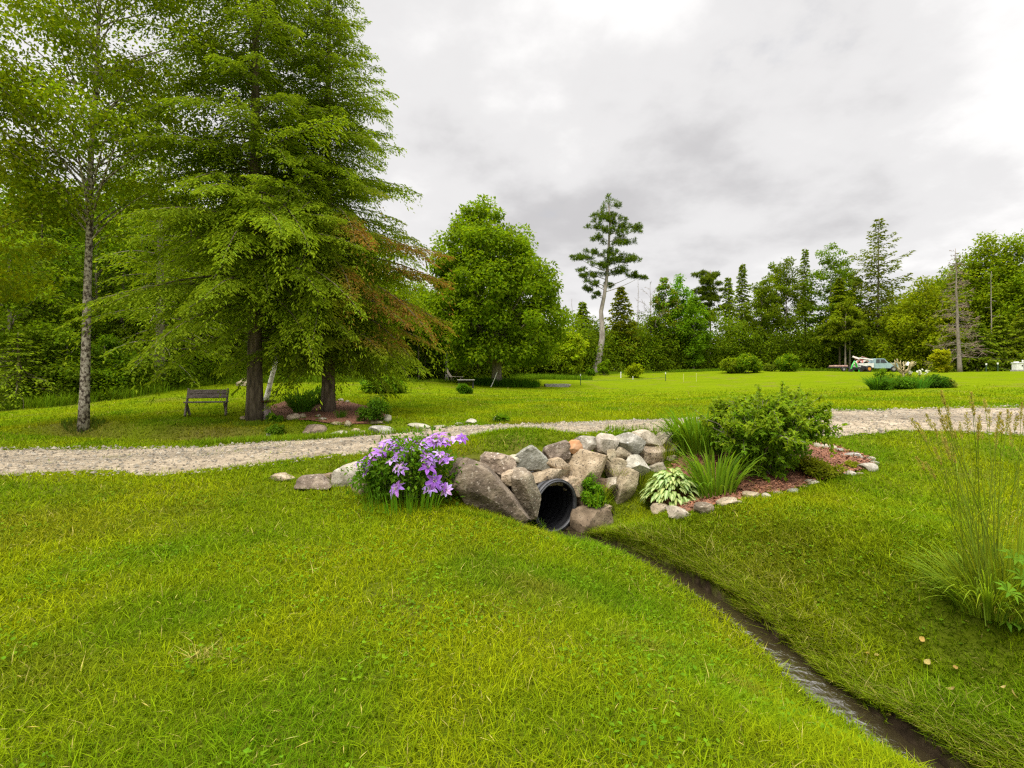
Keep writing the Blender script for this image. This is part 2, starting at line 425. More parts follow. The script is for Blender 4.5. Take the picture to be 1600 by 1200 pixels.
M_BOARD = mat_noise('silvered_board', [(.2, .19, .17), (.38, .36, .33)], 6, 6, .9, .3, 20, .006)
M_BLACK = mat_noise('black_plastic', [(.006, .006, .007), (.016, .016, .018)], 7, 4, .5, .15, 20, .004, spec=.5)
M_RIM = mat_noise('worn_plastic', [(.02, .02, .022), (.07, .07, .075)], 9, 4, .5, .1, 20, .004, spec=.5)
M_DARK = mat_noise('dark_metal', [(.012, .012, .013), (.035, .033, .031)], 6, 4, .6, .2)
M_RUST = mat_noise('rusty_steel', [(.05, .022, .012), (.13, .055, .025)], 8, 6, .85, .3)
M_WHITE = mat_noise('white_paint', [(.6, .59, .56), (.78, .77, .74)], 5, 4, .6, .1)
M_TEAL = mat_noise('faded_teal_paint', [(.24, .35, .37), (.34, .46, .48)], 3, 4, .4, .05, spec=.5)
M_GREEN = mat_noise('tractor_green_paint', [(.02, .36, .03), (.03, .5, .045)], 4, 3, .4, .05, spec=.5)
M_ORANGE = mat_noise('orange_paint', [(.55, .2, .03), (.7, .3, .05)], 5, 3, .5, .05)
M_GLASS = mat_noise('dark_window_glass', [(.03, .035, .04), (.06, .07, .075)], 2, 2, .08, 0, spec=.6)
M_REDW = mat_noise('red_white_scrap', [(.45, .12, .09), (.72, .66, .62)], 2.2, 3, .7, .1, lo=.42, hi=.5)
M_PINKW = mat_noise('reddish_load', [(.3, .16, .12), (.5, .33, .27)], 4, 4, .8, .2)
M_BEIGE = mat_noise('beige_paint', [(.6, .5, .42), (.7, .6, .52)], 4, 4, .7, .1)
M_POSTG = mat_noise('green_steel_post', [(.02, .05, .025), (.05, .09, .04)], 6, 3, .6, .1)
M_YEL = mat_noise('yellow_stake_paint', [(.4, .4, .1), (.55, .55, .18)], 6, 3, .6, .1)

# ground: turf soil with patches; mask R = mud/dirt, G = forest floor, B = dry grass
def mat_ground():
    m, n, l, out = mat('turf')
    tcn = N(n, 'ShaderNodeTexCoord')
    def noise(sc, det=6, ro=.6, st=None):
        no = N(n, 'ShaderNodeTexNoise'); no.inputs['Scale'].default_value = sc; no.inputs['Detail'].default_value = det; no.inputs['Roughness'].default_value = ro
        if st:
            mm = N(n, 'ShaderNodeMapping'); mm.inputs['Scale'].default_value = st; l.new(tcn.outputs['Object'], mm.inputs[0]); l.new(mm.outputs[0], no.inputs['Vector'])
        else: l.new(tcn.outputs['Object'], no.inputs['Vector'])
        return no
    def rmp(src, cols):
        r = N(n, 'ShaderNodeValToRGB'); l.new(src, r.inputs[0]); el = r.color_ramp.elements
        el[0].position = cols[0][0]; el[0].color = (*cols[0][1], 1); el[1].position = cols[-1][0]; el[1].color = (*cols[-1][1], 1)
        for ps, c in cols[1:-1]:
            q = el.new(ps); q.color = (*c, 1)
        return r.outputs[0]
    def mixc(f, a, b):
        x = N(n, 'ShaderNodeMix', data_type='RGBA')
        (l.new(f, x.inputs[0]) if not isinstance(f, float) else setattr(x.inputs[0], 'default_value', f)); l.new(a, x.inputs[6]); l.new(b, x.inputs[7]); return x.outputs[2]
    lawn = rmp(noise(.55, 8, .65).outputs['Fac'], [(.32, (.085, .138, .003)), (.5, (.125, .178, .003)), (.68, (.158, .20, .005))])
    fine = rmp(noise(14, 6, .75).outputs['Fac'], [(.3, (.07, .11, .003)), (.5, (.125, .17, .004)), (.72, (.18, .22, .008))])
    lawn = mixc(.45, lawn, fine)
    mow = rmp(noise(1.0, 5, .6, (.22, 1.6, 1)).outputs['Fac'], [(.35, (.098, .15, .003)), (.65, (.148, .19, .005))])
    lawn = mixc(.35, lawn, mow)
    mud = rmp(noise(7, 8).outputs['Fac'], [(.3, (.012, .009, .006)), (.55, (.035, .025, .015)), (.75, (.08, .06, .036))])
    duff = rmp(noise(3, 8).outputs['Fac'], [(.3, (.02, .02, .006)), (.55, (.04, .045, .01)), (.75, (.05, .065, .012))])
    dry = rmp(noise(9, 8).outputs['Fac'], [(.3, (.09, .075, .015)), (.6, (.17, .14, .035)), (.8, (.27, .21, .08))])
    a = N(n, 'ShaderNodeAttribute', attribute_name='Col'); sp = N(n, 'ShaderNodeSeparateColor'); l.new(a.outputs['Color'], sp.inputs[0])
    c = mixc(sp.outputs[2], lawn, dry); c = mixc(sp.outputs[1], c, duff); c = mixc(sp.outputs[0], c, mud)
    p = N(n, 'ShaderNodeBsdfPrincipled'); l.new(c, p.inputs['Base Color']); p.inputs['Roughness'].default_value = .95; p.inputs['Specular IOR Level'].default_value = .0
    b = N(n, 'ShaderNodeBump'); b.inputs['Strength'].default_value = .8; b.inputs['Distance'].default_value = .04
    l.new(noise(22, 6, .7).outputs['Fac'], b.inputs['Height']); l.new(b.outputs[0], p.inputs['Normal'])
    l.new(p.outputs[0], out.inputs[0])
    return m
M_TURF = mat_ground()
M_GRAVEL = mat_noise('gravel', [(.13, .105, .072), (.245, .205, .15), (.36, .315, .245)], 5, 10, .95, .8, 45, .02, speck=(30, (.16, .13, .10), .60), attr=True)
M_PEBBLE = mat_noise('pebble', [(.8, .8, .8), (1, 1, 1)], 5, 2, .9, 0, attr=True)
M_MULCH = mat_noise('red_bark_mulch', [(.075, .03, .017), (.19, .082, .047), (.30, .15, .095)], 26, 8, .95, .9, 50, .02)
M_CHIP = mat_noise('bark_chip', [(.75, .75, .75), (1, 1, 1)], 9, 3, .9, 0, attr=True)

# ------------------------------------------------------------------ ground sheet
def forest_mask(x, y):
    """1 where the woods stand, 0 on the lawn"""
    bx = np.array([-80, -30, -20, -18, -17, -16.5, -14, -9, -5, 3, 10, 23, 42, 52, 58, 62, 100])
    by = np.array([14, 17.5, 20, 21, 23, 28, 31, 35, 40, 48, 58, 61, 66, 58, 52, 48, 30])
    return sstep(-.8, .8, y - np.interp(x, bx, by) + (n2d(x, y, .5, 31, 2) - .5) * 2.0)
DRIVE_N = [(-60, 2), (-20, 6.6), (-7.4, 7.4), (-4.8, 7.75), (-3.1, 8.2), (-1.1, 8.85), (1.15, 9.3), (3.03, 9.75), (5.15, 10.3), (8.1, 10.8), (10.5, 10.5), (14, 9.6), (22, 7)]
DRIVE_F = [(-60, 5), (-20, 10.2), (-10.4, 10.4), (-6.6, 10.6), (-4.2, 11.2), (-1.5, 12), (1.5, 12.5), (4.1, 13.2), (8.75, 14.0), (14.5, 14.6), (22, 14)]
def drive_uv(x, y):
    a = np.interp(x, *zip(*DRIVE_N)); b = np.interp(x, *zip(*DRIVE_F))
    return (y - a) / (b - a), (b - a)
def bed_poly(px): return np.array([hit(a, b)[:2] for a, b in px])
BED_R = bed_poly([(1010, 790), (1034, 801), (1066, 806), (1103, 800), (1139, 789), (1176, 778), (1216, 773), (1243, 769), (1270, 757), (1300, 747), (1331, 742), (1357, 737), (1368, 729), (1364, 718), (1348, 713), (1331, 708), (1315, 702), (1300, 697), (1278, 694), (1200, 690), (1120, 690), (1075, 700), (1040, 735)])
BED_L = bed_poly([(425, 660), (455, 657), (480, 659), (505, 663), (545, 668), (575, 665), (607, 661), (612, 652), (590, 640), (545, 628), (500, 624), (450, 626), (420, 636)])
def inpoly(x, y, pl):
    r = np.zeros(x.shape, bool); j = len(pl) - 1
    for i in range(len(pl)):
        xi, yi = pl[i]; xj, yj = pl[j]
        r ^= ((yi > y) != (yj > y)) & (x < (xj - xi) * (y - yi) / (yj - yi + 1e-12) + xi); j = i
    return r
PIPE_C = P(869, 791, 7.2); PIPE_R = .375
PIPE_AX = nrm(np.array([-0.56, 0.83, 0.02]))      # into the bank

gx = 1.2 + 2.6 * np.sinh(np.linspace(-5.3, 5.3, 560))
gy = 5.5 + 3.0 * np.sinh(np.linspace(-5.0, 5.4, 540))
XX, YY = np.meshgrid(gx, gy)
xf, yf = XX.ravel(), YY.ravel()
zf = H(xf, yf)
ny_, nx_ = XX.shape
idx = np.arange(nx_ * ny_).reshape(ny_, nx_)
Q = np.stack([idx[:-1, :-1], idx[:-1, 1:], idx[1:, 1:], idx[1:, :-1]], -1).reshape(-1, 4)
ctr = np.stack([xf, yf, zf], 1)[Q].mean(1)
rel = ctr - PIPE_C; ax_ = rel @ PIPE_AX
inside = (np.linalg.norm(rel - ax_[:, None] * PIPE_AX, axis=1) < PIPE_R * .97) & (ax_ > -.25) & (ax_ < 6)
Q = Q[~inside]
dS, sS, tS = stream_sd(xf, yf)
mud = (1 - sstep(np.where(sS < 0, .15, .18), np.where(sS < 0, .26, .30), dS + (n2d(xf, yf, 4, 3, 2) - .5) * .14))
wu = (np.stack([xf, yf], 1) - W0) @ WD; wv = (np.stack([xf, yf], 1) - W0) @ WN_
mud = np.maximum(mud, ((wu > -1.1) & (wu < 1.05) & (wv < .1) & (wv > -.85)) * 1.0)
dD, _, _ = polyline_dist(xf, yf, DITCH)
mud = np.maximum(mud, .55 * (1 - sstep(.2, .9, dD)) * (yf > 12.7))
mud = np.maximum(mud, .38 * sstep(24, 10, np.hypot(xf, yf)))   # thatch shows between the blades of the near turf
fo = forest_mask(xf, yf)
dryp = sstep(.60, .78, n2d(xf, yf, 1.1, 21, 4)) * .55
dryp = np.maximum(dryp, .8 * np.exp(-((xf - 1.0) ** 2 / .9 + (yf - 13.35) ** 2 / .05)))
for (px, py, r) in ((440, 690, 1.2), (330, 680, 1.5), (120, 668, 1.2), (850, 662, 1.2), (1340, 650, .8)):
    q = hit(px, py); dryp = np.maximum(dryp, .75 * np.exp(-((xf - q[0]) ** 2 + 4 * (yf - q[1]) ** 2) / r ** 2))
mb = MB(); mb.add(np.stack([xf, yf, zf], 1), None, Q, np.stack([mud, fo, dryp], 1))
ground = tag(mb.build('ground', M_TURF, smooth=True), kind='structure')

# ------------------------------------------------------------------ driveway
mb = MB()
xs = np.r_[np.linspace(-40, -12, 90), np.linspace(-11.9, 16, 460), np.linspace(16.2, 22, 30)]
vs = np.linspace(0, 1, 26)
a = np.interp(xs, *zip(*DRIVE_N)); b = np.interp(xs, *zip(*DRIVE_F))
wob_n = (n2d(xs, xs * 0, 1.3, 71, 4) - .5) * .9; wob_f = (n2d(xs, xs * 0 + 9, 1.1, 72, 4) - .5) * .9
a = a + wob_n; b = b + wob_f
X = np.repeat(xs[:, None], len(vs), 1); Y = a[:, None] + (b - a)[:, None] * vs[None]
Zs = H(X.ravel(), Y.ravel()).reshape(X.shape) + .022
Zs[:, 0] -= .05; Zs[:, -1] -= .05
rut = 1 + .0 * Y
idx = np.arange(X.size).reshape(X.shape)
Qd = np.stack([idx[:-1, :-1], idx[1:, :-1], idx[1:, 1:], idx[:-1, 1:]], -1).reshape(-1, 4)
tone = .78 + .45 * n2d(X.ravel(), Y.ravel(), .7, 77, 4)
vv = np.tile(vs, len(xs)); tone = tone * (1 - .22 * np.exp(-((vv - .5) / .13) ** 2) + .13 * np.exp(-((vv - .27) / .1) ** 2) + .13 * np.exp(-((vv - .74) / .1) ** 2))
cc = np.stack([tone * 1.03, tone * .985, tone * .91], 1)
mb.add(np.stack([X, Y, Zs], -1).reshape(-1, 3), None, Qd, cc)
tag(mb.build('driveway', M_GRAVEL, smooth=True), kind='structure')
rng = rs(5)
n = 22000
x = rng.uniform(-12, 15, n); u = rng.uniform(-.06, 1.06, n)
aa = np.interp(x, *zip(*DRIVE_N)); bb = np.interp(x, *zip(*DRIVE_F)); y = aa + (bb - aa) * u
keep = rng.random(n) < .35 + .65 * n2d(x, y, 1.2, 41, 3)
x, y = x[keep], y[keep]; n = len(x)
r = rng.gamma(2.0, .006, n) + .006
z = H(x, y) + .02 + r * .3
tet = np.array([[1, 0, 0], [-.6, .8, 0], [-.5, -.85, 0], [.1, .05, .75], [0, 0, -.4]])
th = rng.uniform(0, 6.28, n); c_, s_ = np.cos(th), np.sin(th)
V = np.stack([(tet[:, 0] * c_[:, None] - tet[:, 1] * s_[:, None]), (tet[:, 0] * s_[:, None] + tet[:, 1] * c_[:, None]), np.tile(tet[:, 2], (n, 1))], -1) * r[:, None, None]
V += np.stack([x, y, z], 1)[:, None]
T = (np.arange(n)[:, None, None] * 5 + np.array([[0, 1, 3], [1, 2, 3], [2, 0, 3]])[None]).reshape(-1, 3)
mb = MB(); mb.add(V.reshape(-1, 3), T, None, np.repeat(jit(rng, (.27, .235, .18), n, .5, .06), 5, 0))
tag(mb.build('gravel', M_PEBBLE), kind='stuff')

# ------------------------------------------------------------------ brook
def ribbon(path, half, lev, n=220, lanes=9):
    k = np.arange(len(path)); t = np.linspace(0, len(path) - 1, n)
    c = np.stack([np.interp(t, k, path[:, 0]), np.interp(t, k, path[:, 1])], 1)
    for _ in range(6): c[1:-1] = (c[:-2] + c[2:] + 2 * c[1:-1]) / 4
    tg = nrm(np.gradient(c, axis=0)); nn = np.c_[-tg[:, 1], tg[:, 0]]
    zz = np.interp(t, k, lev)
    L = np.linspace(-half, half, lanes)
    V = np.c_[(c[:, None] + nn[:, None] * L[None, :, None]).reshape(-1, 2), np.repeat(zz, lanes)]
    i = np.arange(n * lanes).reshape(n, lanes)
    return V, np.stack([i[:-1, :-1], i[:-1, 1:], i[1:, 1:], i[1:, :-1]], -1).reshape(-1, 4)
def mat_water():
    m, n, l, out = mat('brook_water')
    tcn = N(n, 'ShaderNodeTexCoord'); mm = N(n, 'ShaderNodeMapping'); mm.inputs['Scale'].default_value = (1, 1, 1); l.new(tcn.outputs['Object'], mm.inputs[0])
    no = N(n, 'ShaderNodeTexNoise'); no.inputs['Scale'].default_value = 13; no.inputs['Detail'].default_value = 2.5; no.inputs['Distortion'].default_value = .3; l.new(mm.outputs[0], no.inputs['Vector'])
    b = N(n, 'ShaderNodeBump'); b.inputs['Strength'].default_value = .6; b.inputs['Distance'].default_value = .03; l.new(no.outputs['Fac'], b.inputs['Height'])
    p = N(n, 'ShaderNodeBsdfPrincipled'); p.inputs['Base Color'].default_value = (.03, .023, .011, 1); p.inputs['Roughness'].default_value = .05; p.inputs['IOR'].default_value = 1.65
    p.inputs['Specular IOR Level'].default_value = .9
    l.new(b.outputs[0], p.inputs['Normal']); l.new(p.outputs[0], out.inputs[0])
    return m
full = np.r_[[STREAM[0] + PIPE_AX[:2] * 4.0], STREAM]; lev = np.r_[[WATER[0] + .02], WATER]
V, Q = ribbon(full, .42, lev)
V[:20, :2] = V[:20, :2]
rel = V[:, :2] - PIPE_C[:2]; axl = rel @ PIPE_AX[:2]; lat = rel @ np.array([-PIPE_AX[1], PIPE_AX[0]])
lim = np.sqrt(np.maximum(PIPE_R ** 2 - (V[:, 2] - PIPE_C[2]) ** 2, .0004)) * .9
inb = axl > -.05
over = inb & (np.abs(lat) > lim)
perp = np.array([-PIPE_AX[1], PIPE_AX[0]])
V[over, :2] += perp[None] * ((np.sign(lat) * lim - lat)[over])[:, None]
mb = MB(); mb.add(V, None, Q)
tag(mb.build('brook', mat_water(), smooth=True), kind='structure')

# ------------------------------------------------------------------ culvert pipe
root = empty('culvert_pipe', PIPE_C, 'black corrugated culvert pipe opening under the stacked stones', 'pipe')
e1 = nrm(np.cross(PIPE_AX, np.array([0, 0, 1.]))); e2 = np.cross(e1, PIPE_AX)
def lathe(mb, prof, n=56, C=None, m=0):
    """profile (axial, radius) swept round the pipe axis, local to the pipe"""
    th = np.arange(n) / n * 2 * np.pi; k = len(prof)
    V = np.array([[a * PIPE_AX + r * (np.cos(t) * e1 + np.sin(t) * e2) for t in th] for a, r in prof]).reshape(-1, 3)
    i = np.arange(k - 1)[:, None] * n; j = np.arange(n)[None]; j2 = (j + 1) % n
    mb.add(V, None, np.stack([i + j, i + n + j, i + n + j2, i + j2], -1).reshape(-1, 4), C, m)
prof = [(0.012, PIPE_R - .012)]
a_ = .03
while a_ < 5.0:
    prof += [(a_, PIPE_R - .012), (a_ + .012, PIPE_R), (a_ + .04, PIPE_R), (a_ + .052, PIPE_R - .022)]; a_ += .085
prof = prof[:] + [(5.0, .02)]
inner = [(0.012, PIPE_R - .03)]
a_ = .05
while a_ < 4.9:
    inner += [(a_, PIPE_R - .034), (a_ + .02, PIPE_R - .028), (a_ + .05, PIPE_R - .028), (a_ + .07, PIPE_R - .034)]; a_ += .11
inner += [(4.95, .01)]
mb = MB(); lathe(mb, prof); mb.build('barrel', M_BLACK, root, smooth=True)
mb = MB(); lathe(mb, inner[::-1]); mb.build('liner', M_BLACK, root, smooth=True)
mb = MB(); lathe(mb, [(.03, PIPE_R - .036), (-.012, PIPE_R - .036), (-.016, PIPE_R - .028), (-.012, PIPE_R - .016), (0, PIPE_R - .013), (-.006, PIPE_R - .006), (-.004, PIPE_R + .006), (.03, PIPE_R + .008), (.05, PIPE_R)][::-1]); mb.build('rim', M_RIM, root, smooth=True)

# ------------------------------------------------------------------ stones
_ico = {}
def ico(s):
    if s not in _ico:
        bm = bmesh.new(); bmesh.ops.create_icosphere(bm, subdivisions=s, radius=1); bm.verts.index_update()
        _ico[s] = (np.array([v.co[:] for v in bm.verts]), np.array([[v.index for v in f.verts] for f in bm.faces])); bm.free()
    return _ico[s]
def stone_mesh(seed, size, cuts=7, rough=.06, sub=4, tilt=0.0, yaw=0.0, box_=.35, tone=1.0):
    """angular weathered fieldstone: size = (width, depth, height), tilt = clockwise turn seen from the camera"""
    rng = rs(seed); V, T = ico(sub); V = V.copy()
    # squarer than a ball
    m = np.abs(V).max(1, keepdims=True)
    V = V * (1 - box_) + V / m * box_ * .88
    for k in range(cuts):
        nn = nrm(rng.normal(size=3)); c = rng.uniform(.55, .82)
        dd = V @ nn - c
        V = V - np.maximum(dd, 0)[:, None] * nn * .98
    V = V * (1 + (fbm(V * 1.3 + seed * 3.1, seed, 3) - .5)[:, None] * rough * 5) + (fbm(V * 5 + 9.1, seed + 7, 3) - .5)[:, None] * rough * V
    V = V / np.ptp(V, axis=0)[None] 
    V = V - (V.max(0) + V.min(0)) / 2
    V = V * np.array(size)
    V = V @ rot('Y', math.radians(tilt)).T @ rot('Z', yaw).T
    tn = tone * (.82 + .36 * fbm(V * (2.2 / max(size)), seed + 3, 3))
    C = np.stack([tn * (1 + rng.uniform(-.04, .06)), tn, tn * (1 + rng.uniform(-.08, .03))], 1)
    return V, T, C
def stone(label, pos, size, kind, seed, group=None, name='stone', cat='stone', sub=4, **kw):
    V, T, C = stone_mesh(seed, size, sub=sub, **kw)
    mb = MB(); mb.add(V, T, None, C)
    o = mb.build(name, M_ST[kind], loc=tuple(pos), smooth=True)
    o.data.set_sharp_from_angle(angle=math.radians(26))
    return tag(o, label, cat, group)
def wall_d(px, py, off=0.0, lean=.45):
    a = (px - CX) / F; b = (py - HY) / F
    return (W0 @ WN_ - lean * 2.15 + off) / (a * WN_[0] + WN_[1] - lean * b)
WALLG = 'stones stacked round the culvert pipe'
wall = [  # px, py, w, h, tilt, kind, offset out of the wall, label
    (830, 715, 55, 34, 12, 'grey', .12, 'grey slanted stone topping the wall above the upright slab beside the pipe'),
    (871, 706, 43, 26, -6, 'pink', .06, 'pinkish brown peaked stone on the wall crest left of the orange stone'),
    (897, 699, 25, 20, 0, 'orange', .13, 'small orange stone on the wall crest'),
    (919, 694, 38, 22, 4, 'grey', .03, 'rounded grey stone on the wall crest right of the orange stone'),
    (949, 694, 36, 28, 8, 'pale', .05, 'blocky pale stone with a flat white face on the wall crest'),
    (984, 692, 54, 28, 24, 'grey', .10, 'long dark grey stone tilted down to the right on the wall crest'),
    (1012, 688, 48, 28, 2, 'pale', .0, 'large white stone at the right of the wall crest'),
    (1042, 687, 24, 20, 0, 'pale', .0, 'last rounded pale stone of the crest before the daylilies'),
    (866, 728, 50, 24, 3, 'tan', .10, 'flat tan stone in the second course under the pinkish peaked stone'),
    (803, 719, 20, 15, 10, 'pale', .05, 'small pale stone wedged at the left end of the wall'),
    (921, 735, 70, 56, 10, 'tan', .10, 'largest round tan boulder in the middle of the wall'),
    (957, 713, 17, 20, 0, 'tan', .10, 'small upright tan stone between the big round boulder and the crest'),
    (982, 715, 52, 26, 14, 'tan', .02, 'long tan stone under the tilted dark grey one'),
    (1019, 710, 44, 28, 4, 'tan', .0, 'wide tan stone under the large white crest stone'),
    (993, 730, 45, 30, -8, 'pale', .18, 'rounded white stone jutting from the right part of the wall'),
    (965, 733, 28, 30, 0, 'tan', .08, 'grey tan stone sunk beside the jutting white stone'),
    (861, 745, 72, 24, -2, 'tan', .14, 'long flat tan lintel stone lying over the pipe'),
    (879, 752, 22, 14, 0, 'tan', .14, 'small tan wedge stone just right of the pipe top'),
    (893, 755, 23, 19, 0, 'tan', .12, 'squarish tan stone above the right side of the pipe'),
    (903, 767, 26, 24, -10, 'tan', .13, 'small rounded tan stone touching the right rim of the pipe'),
    (981, 764, 36, 56, 32, 'tan', .14, 'leaning tan slab between the jutting white stone and the hosta'),
    (958, 754, 16, 16, 0, 'pale', .20, 'small white stone above the green weed in the wall'),
    (928, 818, 66, 46, -4, 'brown', .14, 'big brown boulder at the water right of the pipe'),
    (962, 830, 18, 25, 30, 'tan', .22, 'small tan block leaning by the brook below the brown boulder'),
    (945, 798, 22, 16, 0, 'tan', .16, 'mossy tan stone on top of the brown boulder'),
    (1033, 733, 38, 18, 0, 'pale', .06, 'half buried pale stone behind the hosta'),
    (1057, 702, 30, 16, 0, 'pale', -.04, 'pale stone among grass left of the big shrub'),
    (1067, 712, 22, 14, 0, 'pale', -.05, 'small pale stone beside the red mulch behind the iris'),
    (1050, 719, 20, 14, 0, 'tan', .02, 'small tan stone in the grass above the half buried pale stone'),
    (940, 760, 30, 24, 10, 'brown', .02, 'dark brown stone behind the green weed in the wall'),
    (914, 785, 26, 28, 0, 'brown', .02, 'dark brown stone beside the right rim of the pipe'),
]
for i, (px, py, w, h, tl, kd, off, lb) in enumerate(wall):
    d = wall_d(px, py, off)
    s = d / F
    p = P(px, py, d)
    dep = max(.16, .62 * math.sqrt(w * h) * s * 1.15)
    p = p + np.array([-.48, .87, -.1]) * dep * .22
    stone(lb, p, (w * s * 1.14, dep * 1.25, h * s * 1.2), kd, 100 + i, WALLG, 'wall_stone', 'stone', tilt=tl, yaw=.5, cuts=9, rough=.05, box_=.5)
# boulders at the left of the pipe
def boulder(label, poly_c, size, tl, kd, seed, yaw=0.0, **kw):
    stone(label, poly_c, size, kd, seed, 'boulders left of the pipe', 'boulder', 'boulder', sub=5, tilt=tl, yaw=yaw, **kw)
boulder('huge pinkish brown boulder sloping down to the pipe beside the clematis', P(764, 771, 6.62), (1.22, .80, .62), 31, 'pink', 205, .12, cuts=9, rough=.055, box_=.5, tone=.74)
boulder('tall upright pinkish slab leaning against the left rim of the pipe', P(818, 771, 6.83), (.33, .55, .74), -19, 'pink', 221, .45, cuts=8, rough=.05, tone=1.25)
boulder('rounded tan boulder resting behind the huge brown boulder', P(779, 723, 6.95), (.50, .45, .28), 14, 'pink', 231, .2, cuts=7, tone=1.45)
boulder('small tan stone wedged between the huge boulder and the upright slab', P(793, 747, 6.75), (.17, .25, .22), 0, 'tan', 241, 0, cuts=6)
LR = [
    (437, 752, 40, 12, 'tan', 'flat tan stone flush with the lawn farthest left of the clematis', 0),
    (491, 766, 58, 24, 'pink', 'brown triangular stone in the lawn left of the clematis', 0),
    (545, 757, 62, 36, 'pale', 'pale boulder behind the left side of the clematis', -14),
    (512, 752, 20, 14, 'brown', 'small dark stone between the brown triangular stone and the pale boulder', 0),
    (562, 772, 36, 26, 'brown', 'mossy brown stone under the left edge of the clematis', -10),
]
def ground_stone(px, pyb, w, h, kd, lb, tl, seed, group, name='stone', sink=.22, sub=4, dr=.8, **kw):
    q = hit(px, pyb); s = q[1] / F
    p = q + np.array([0, .3 * w * s * dr, h * s * (.5 - sink)])
    stone(lb, p, (w * s, w * s * dr, h * s * (1 + sink * .9)), kd, seed, group, name, 'stone', sub=sub, tilt=tl, **kw)
for i, (px, py, w, h, kd, lb, tl) in enumerate(LR):
    ground_stone(px, py, w, h, kd, lb, tl, 300 + i, 'stones left of the clematis', 'stone')
VR = [
    (490, 679, 36, 16, 'pink', 'wide brown boulder at the verge below the hemlock bed'),
    (530, 682, 32, 9, 'pale', 'flat pale stone at the driveway verge right of the wide brown boulder'),
    (555, 680, 14, 12, 'tan', 'rounded tan stone beside the long grey slab by the driveway'),
    (566, 681, 10, 9, 'tan', 'tiny tan stone touching the long grey slab'),
    (597, 680, 48, 15, 'grey', 'long grey slab stone lying by the driveway right of the hemlocks'),
    (654, 671, 40, 9, 'pale', 'long low pale stone at the lawn edge behind the clematis'),
    (686, 670, 22, 6, 'grey', 'flat grey stone sunk in the verge right of the long low pale stone'),
    (718, 665, 14, 5, 'pale', 'thin flat pale stone left of the upright round verge stone'),
    (736, 664, 18, 11, 'pale', 'upright round pale stone on the verge'),
    (777, 660, 13, 11, 'pale', 'farthest pale verge stone standing beside a small weed'),
    (456, 657, 20, 13, 'tan', 'largest rounded tan stone edging the hemlock bed'),
    (471, 655, 12, 10, 'tan', 'small rounded tan stone right of the largest one at the hemlock bed'),
    (502, 658, 16, 6, 'pale', 'flat pale stone in the mulch in front of the second hemlock'),
    (497, 653, 8, 6, 'pale', 'tiny pale stone in the mulch left of the second hemlock'),
    (544, 667, 12, 10, 'tan', 'rounded tan stone at the front tip of the hemlock bed'),
    (605, 660, 12, 14, 'pale', 'upright pale stone at the right end of the hemlock bed'),
    (590, 662, 26, 5, 'tan', 'flat tan stone at the right front edge of the hemlock bed'),
    (526, 664, 20, 5, 'tan', 'flat tan stone left of the front tip of the hemlock bed'),
    (531, 628, 10, 6, 'pale', 'pale stone at the back of the hemlock bed right of the trunk'),
    (541, 630, 8, 5, 'pale', 'smallest pale stone at the back of the hemlock bed'),
    (379, 658, 10, 9, 'tan', 'tan stone against the left foot of the front hemlock'),
    (421, 683, 12, 10, 'pale', 'pale stone in the ditch bank below the front hemlock'),
]
for i, (px, py, w, h, kd, lb) in enumerate(VR):
    ground_stone(px, py, w, h, kd, lb, rs(i).uniform(-8, 8), 400 + i, 'stones between the driveway and the hemlock bed', 'stone', sub=3, cuts=5, rough=.04)
ER = [
    (1034, 804, 32, 19, 'tan', 'brown rounded edging stone under the left of the hosta'),
    (1066, 809, 44, 17, 'pale', 'long flat pale edging stone under the hosta'),
    (1103, 803, 30, 18, 'pink', 'rounded pinkish edging stone right of the hosta'),
    (1139, 791, 33, 13, 'tan', 'long tan edging stone in front of the iris'),
    (1157, 789, 12, 7, 'tan', 'tiny tan edging stone in the grass right of the iris'),
    (1177, 780, 27, 12, 'tan', 'tan edging stone half hidden by grass at the front of the mulch'),
    (1199, 780, 14, 10, 'pale', 'small roundish pale edging stone at the front of the mulch'),
    (1217, 775, 14, 8, 'tan', 'small tan edging stone below the shrub stems'),
    (1243, 772, 19, 8, 'grey', 'flat grey edging stone below the shrub'),
    (1258, 764, 12, 6, 'grey', 'little grey edging stone behind the flat grey one'),
    (1271, 758, 23, 8, 'pale', 'flat pale edging stone below the low yellowish herb'),
    (1331, 744, 18, 8, 'pale', 'low white edging stone at the front right bend of the mulch'),
    (1345, 743, 12, 5, 'tan', 'flat tan edging stone next to the largest white one'),
    (1361, 737, 28, 15, 'pale', 'largest white edging stone at the right tip of the mulch'),
    (1368, 727, 14, 7, 'grey', 'small grey edging stone at the very tip of the mulch'),
    (1362, 720, 15, 7, 'pale', 'pale edging stone behind the tip of the mulch'),
    (1348, 719, 12, 7, 'grey', 'greyish round edging stone behind the right tip'),
    (1332, 716, 26, 9, 'grey', 'long grey edging stone along the back of the mulch'),
    (1315, 708, 15, 8, 'grey', 'mossy grey edging stone along the back of the mulch'),
    (1303, 704, 13, 9, 'pale', 'pale edging stone third from the shrub at the back of the mulch'),
    (1291, 703, 19, 10, 'pale', 'wide pale edging stone second from the shrub at the back'),
    (1278, 702, 13, 11, 'pale', 'round pale edging stone touching the right side of the shrub'),
]
for i, (px, py, w, h, kd, lb) in enumerate(ER):
    ground_stone(px, py, w, h, kd, lb, rs(i + 50).uniform(-8, 8), 500 + i, 'edging stones of the mulch bed', 'edging_stone', sub=3, cuts=5, rough=.04, tone=.92)

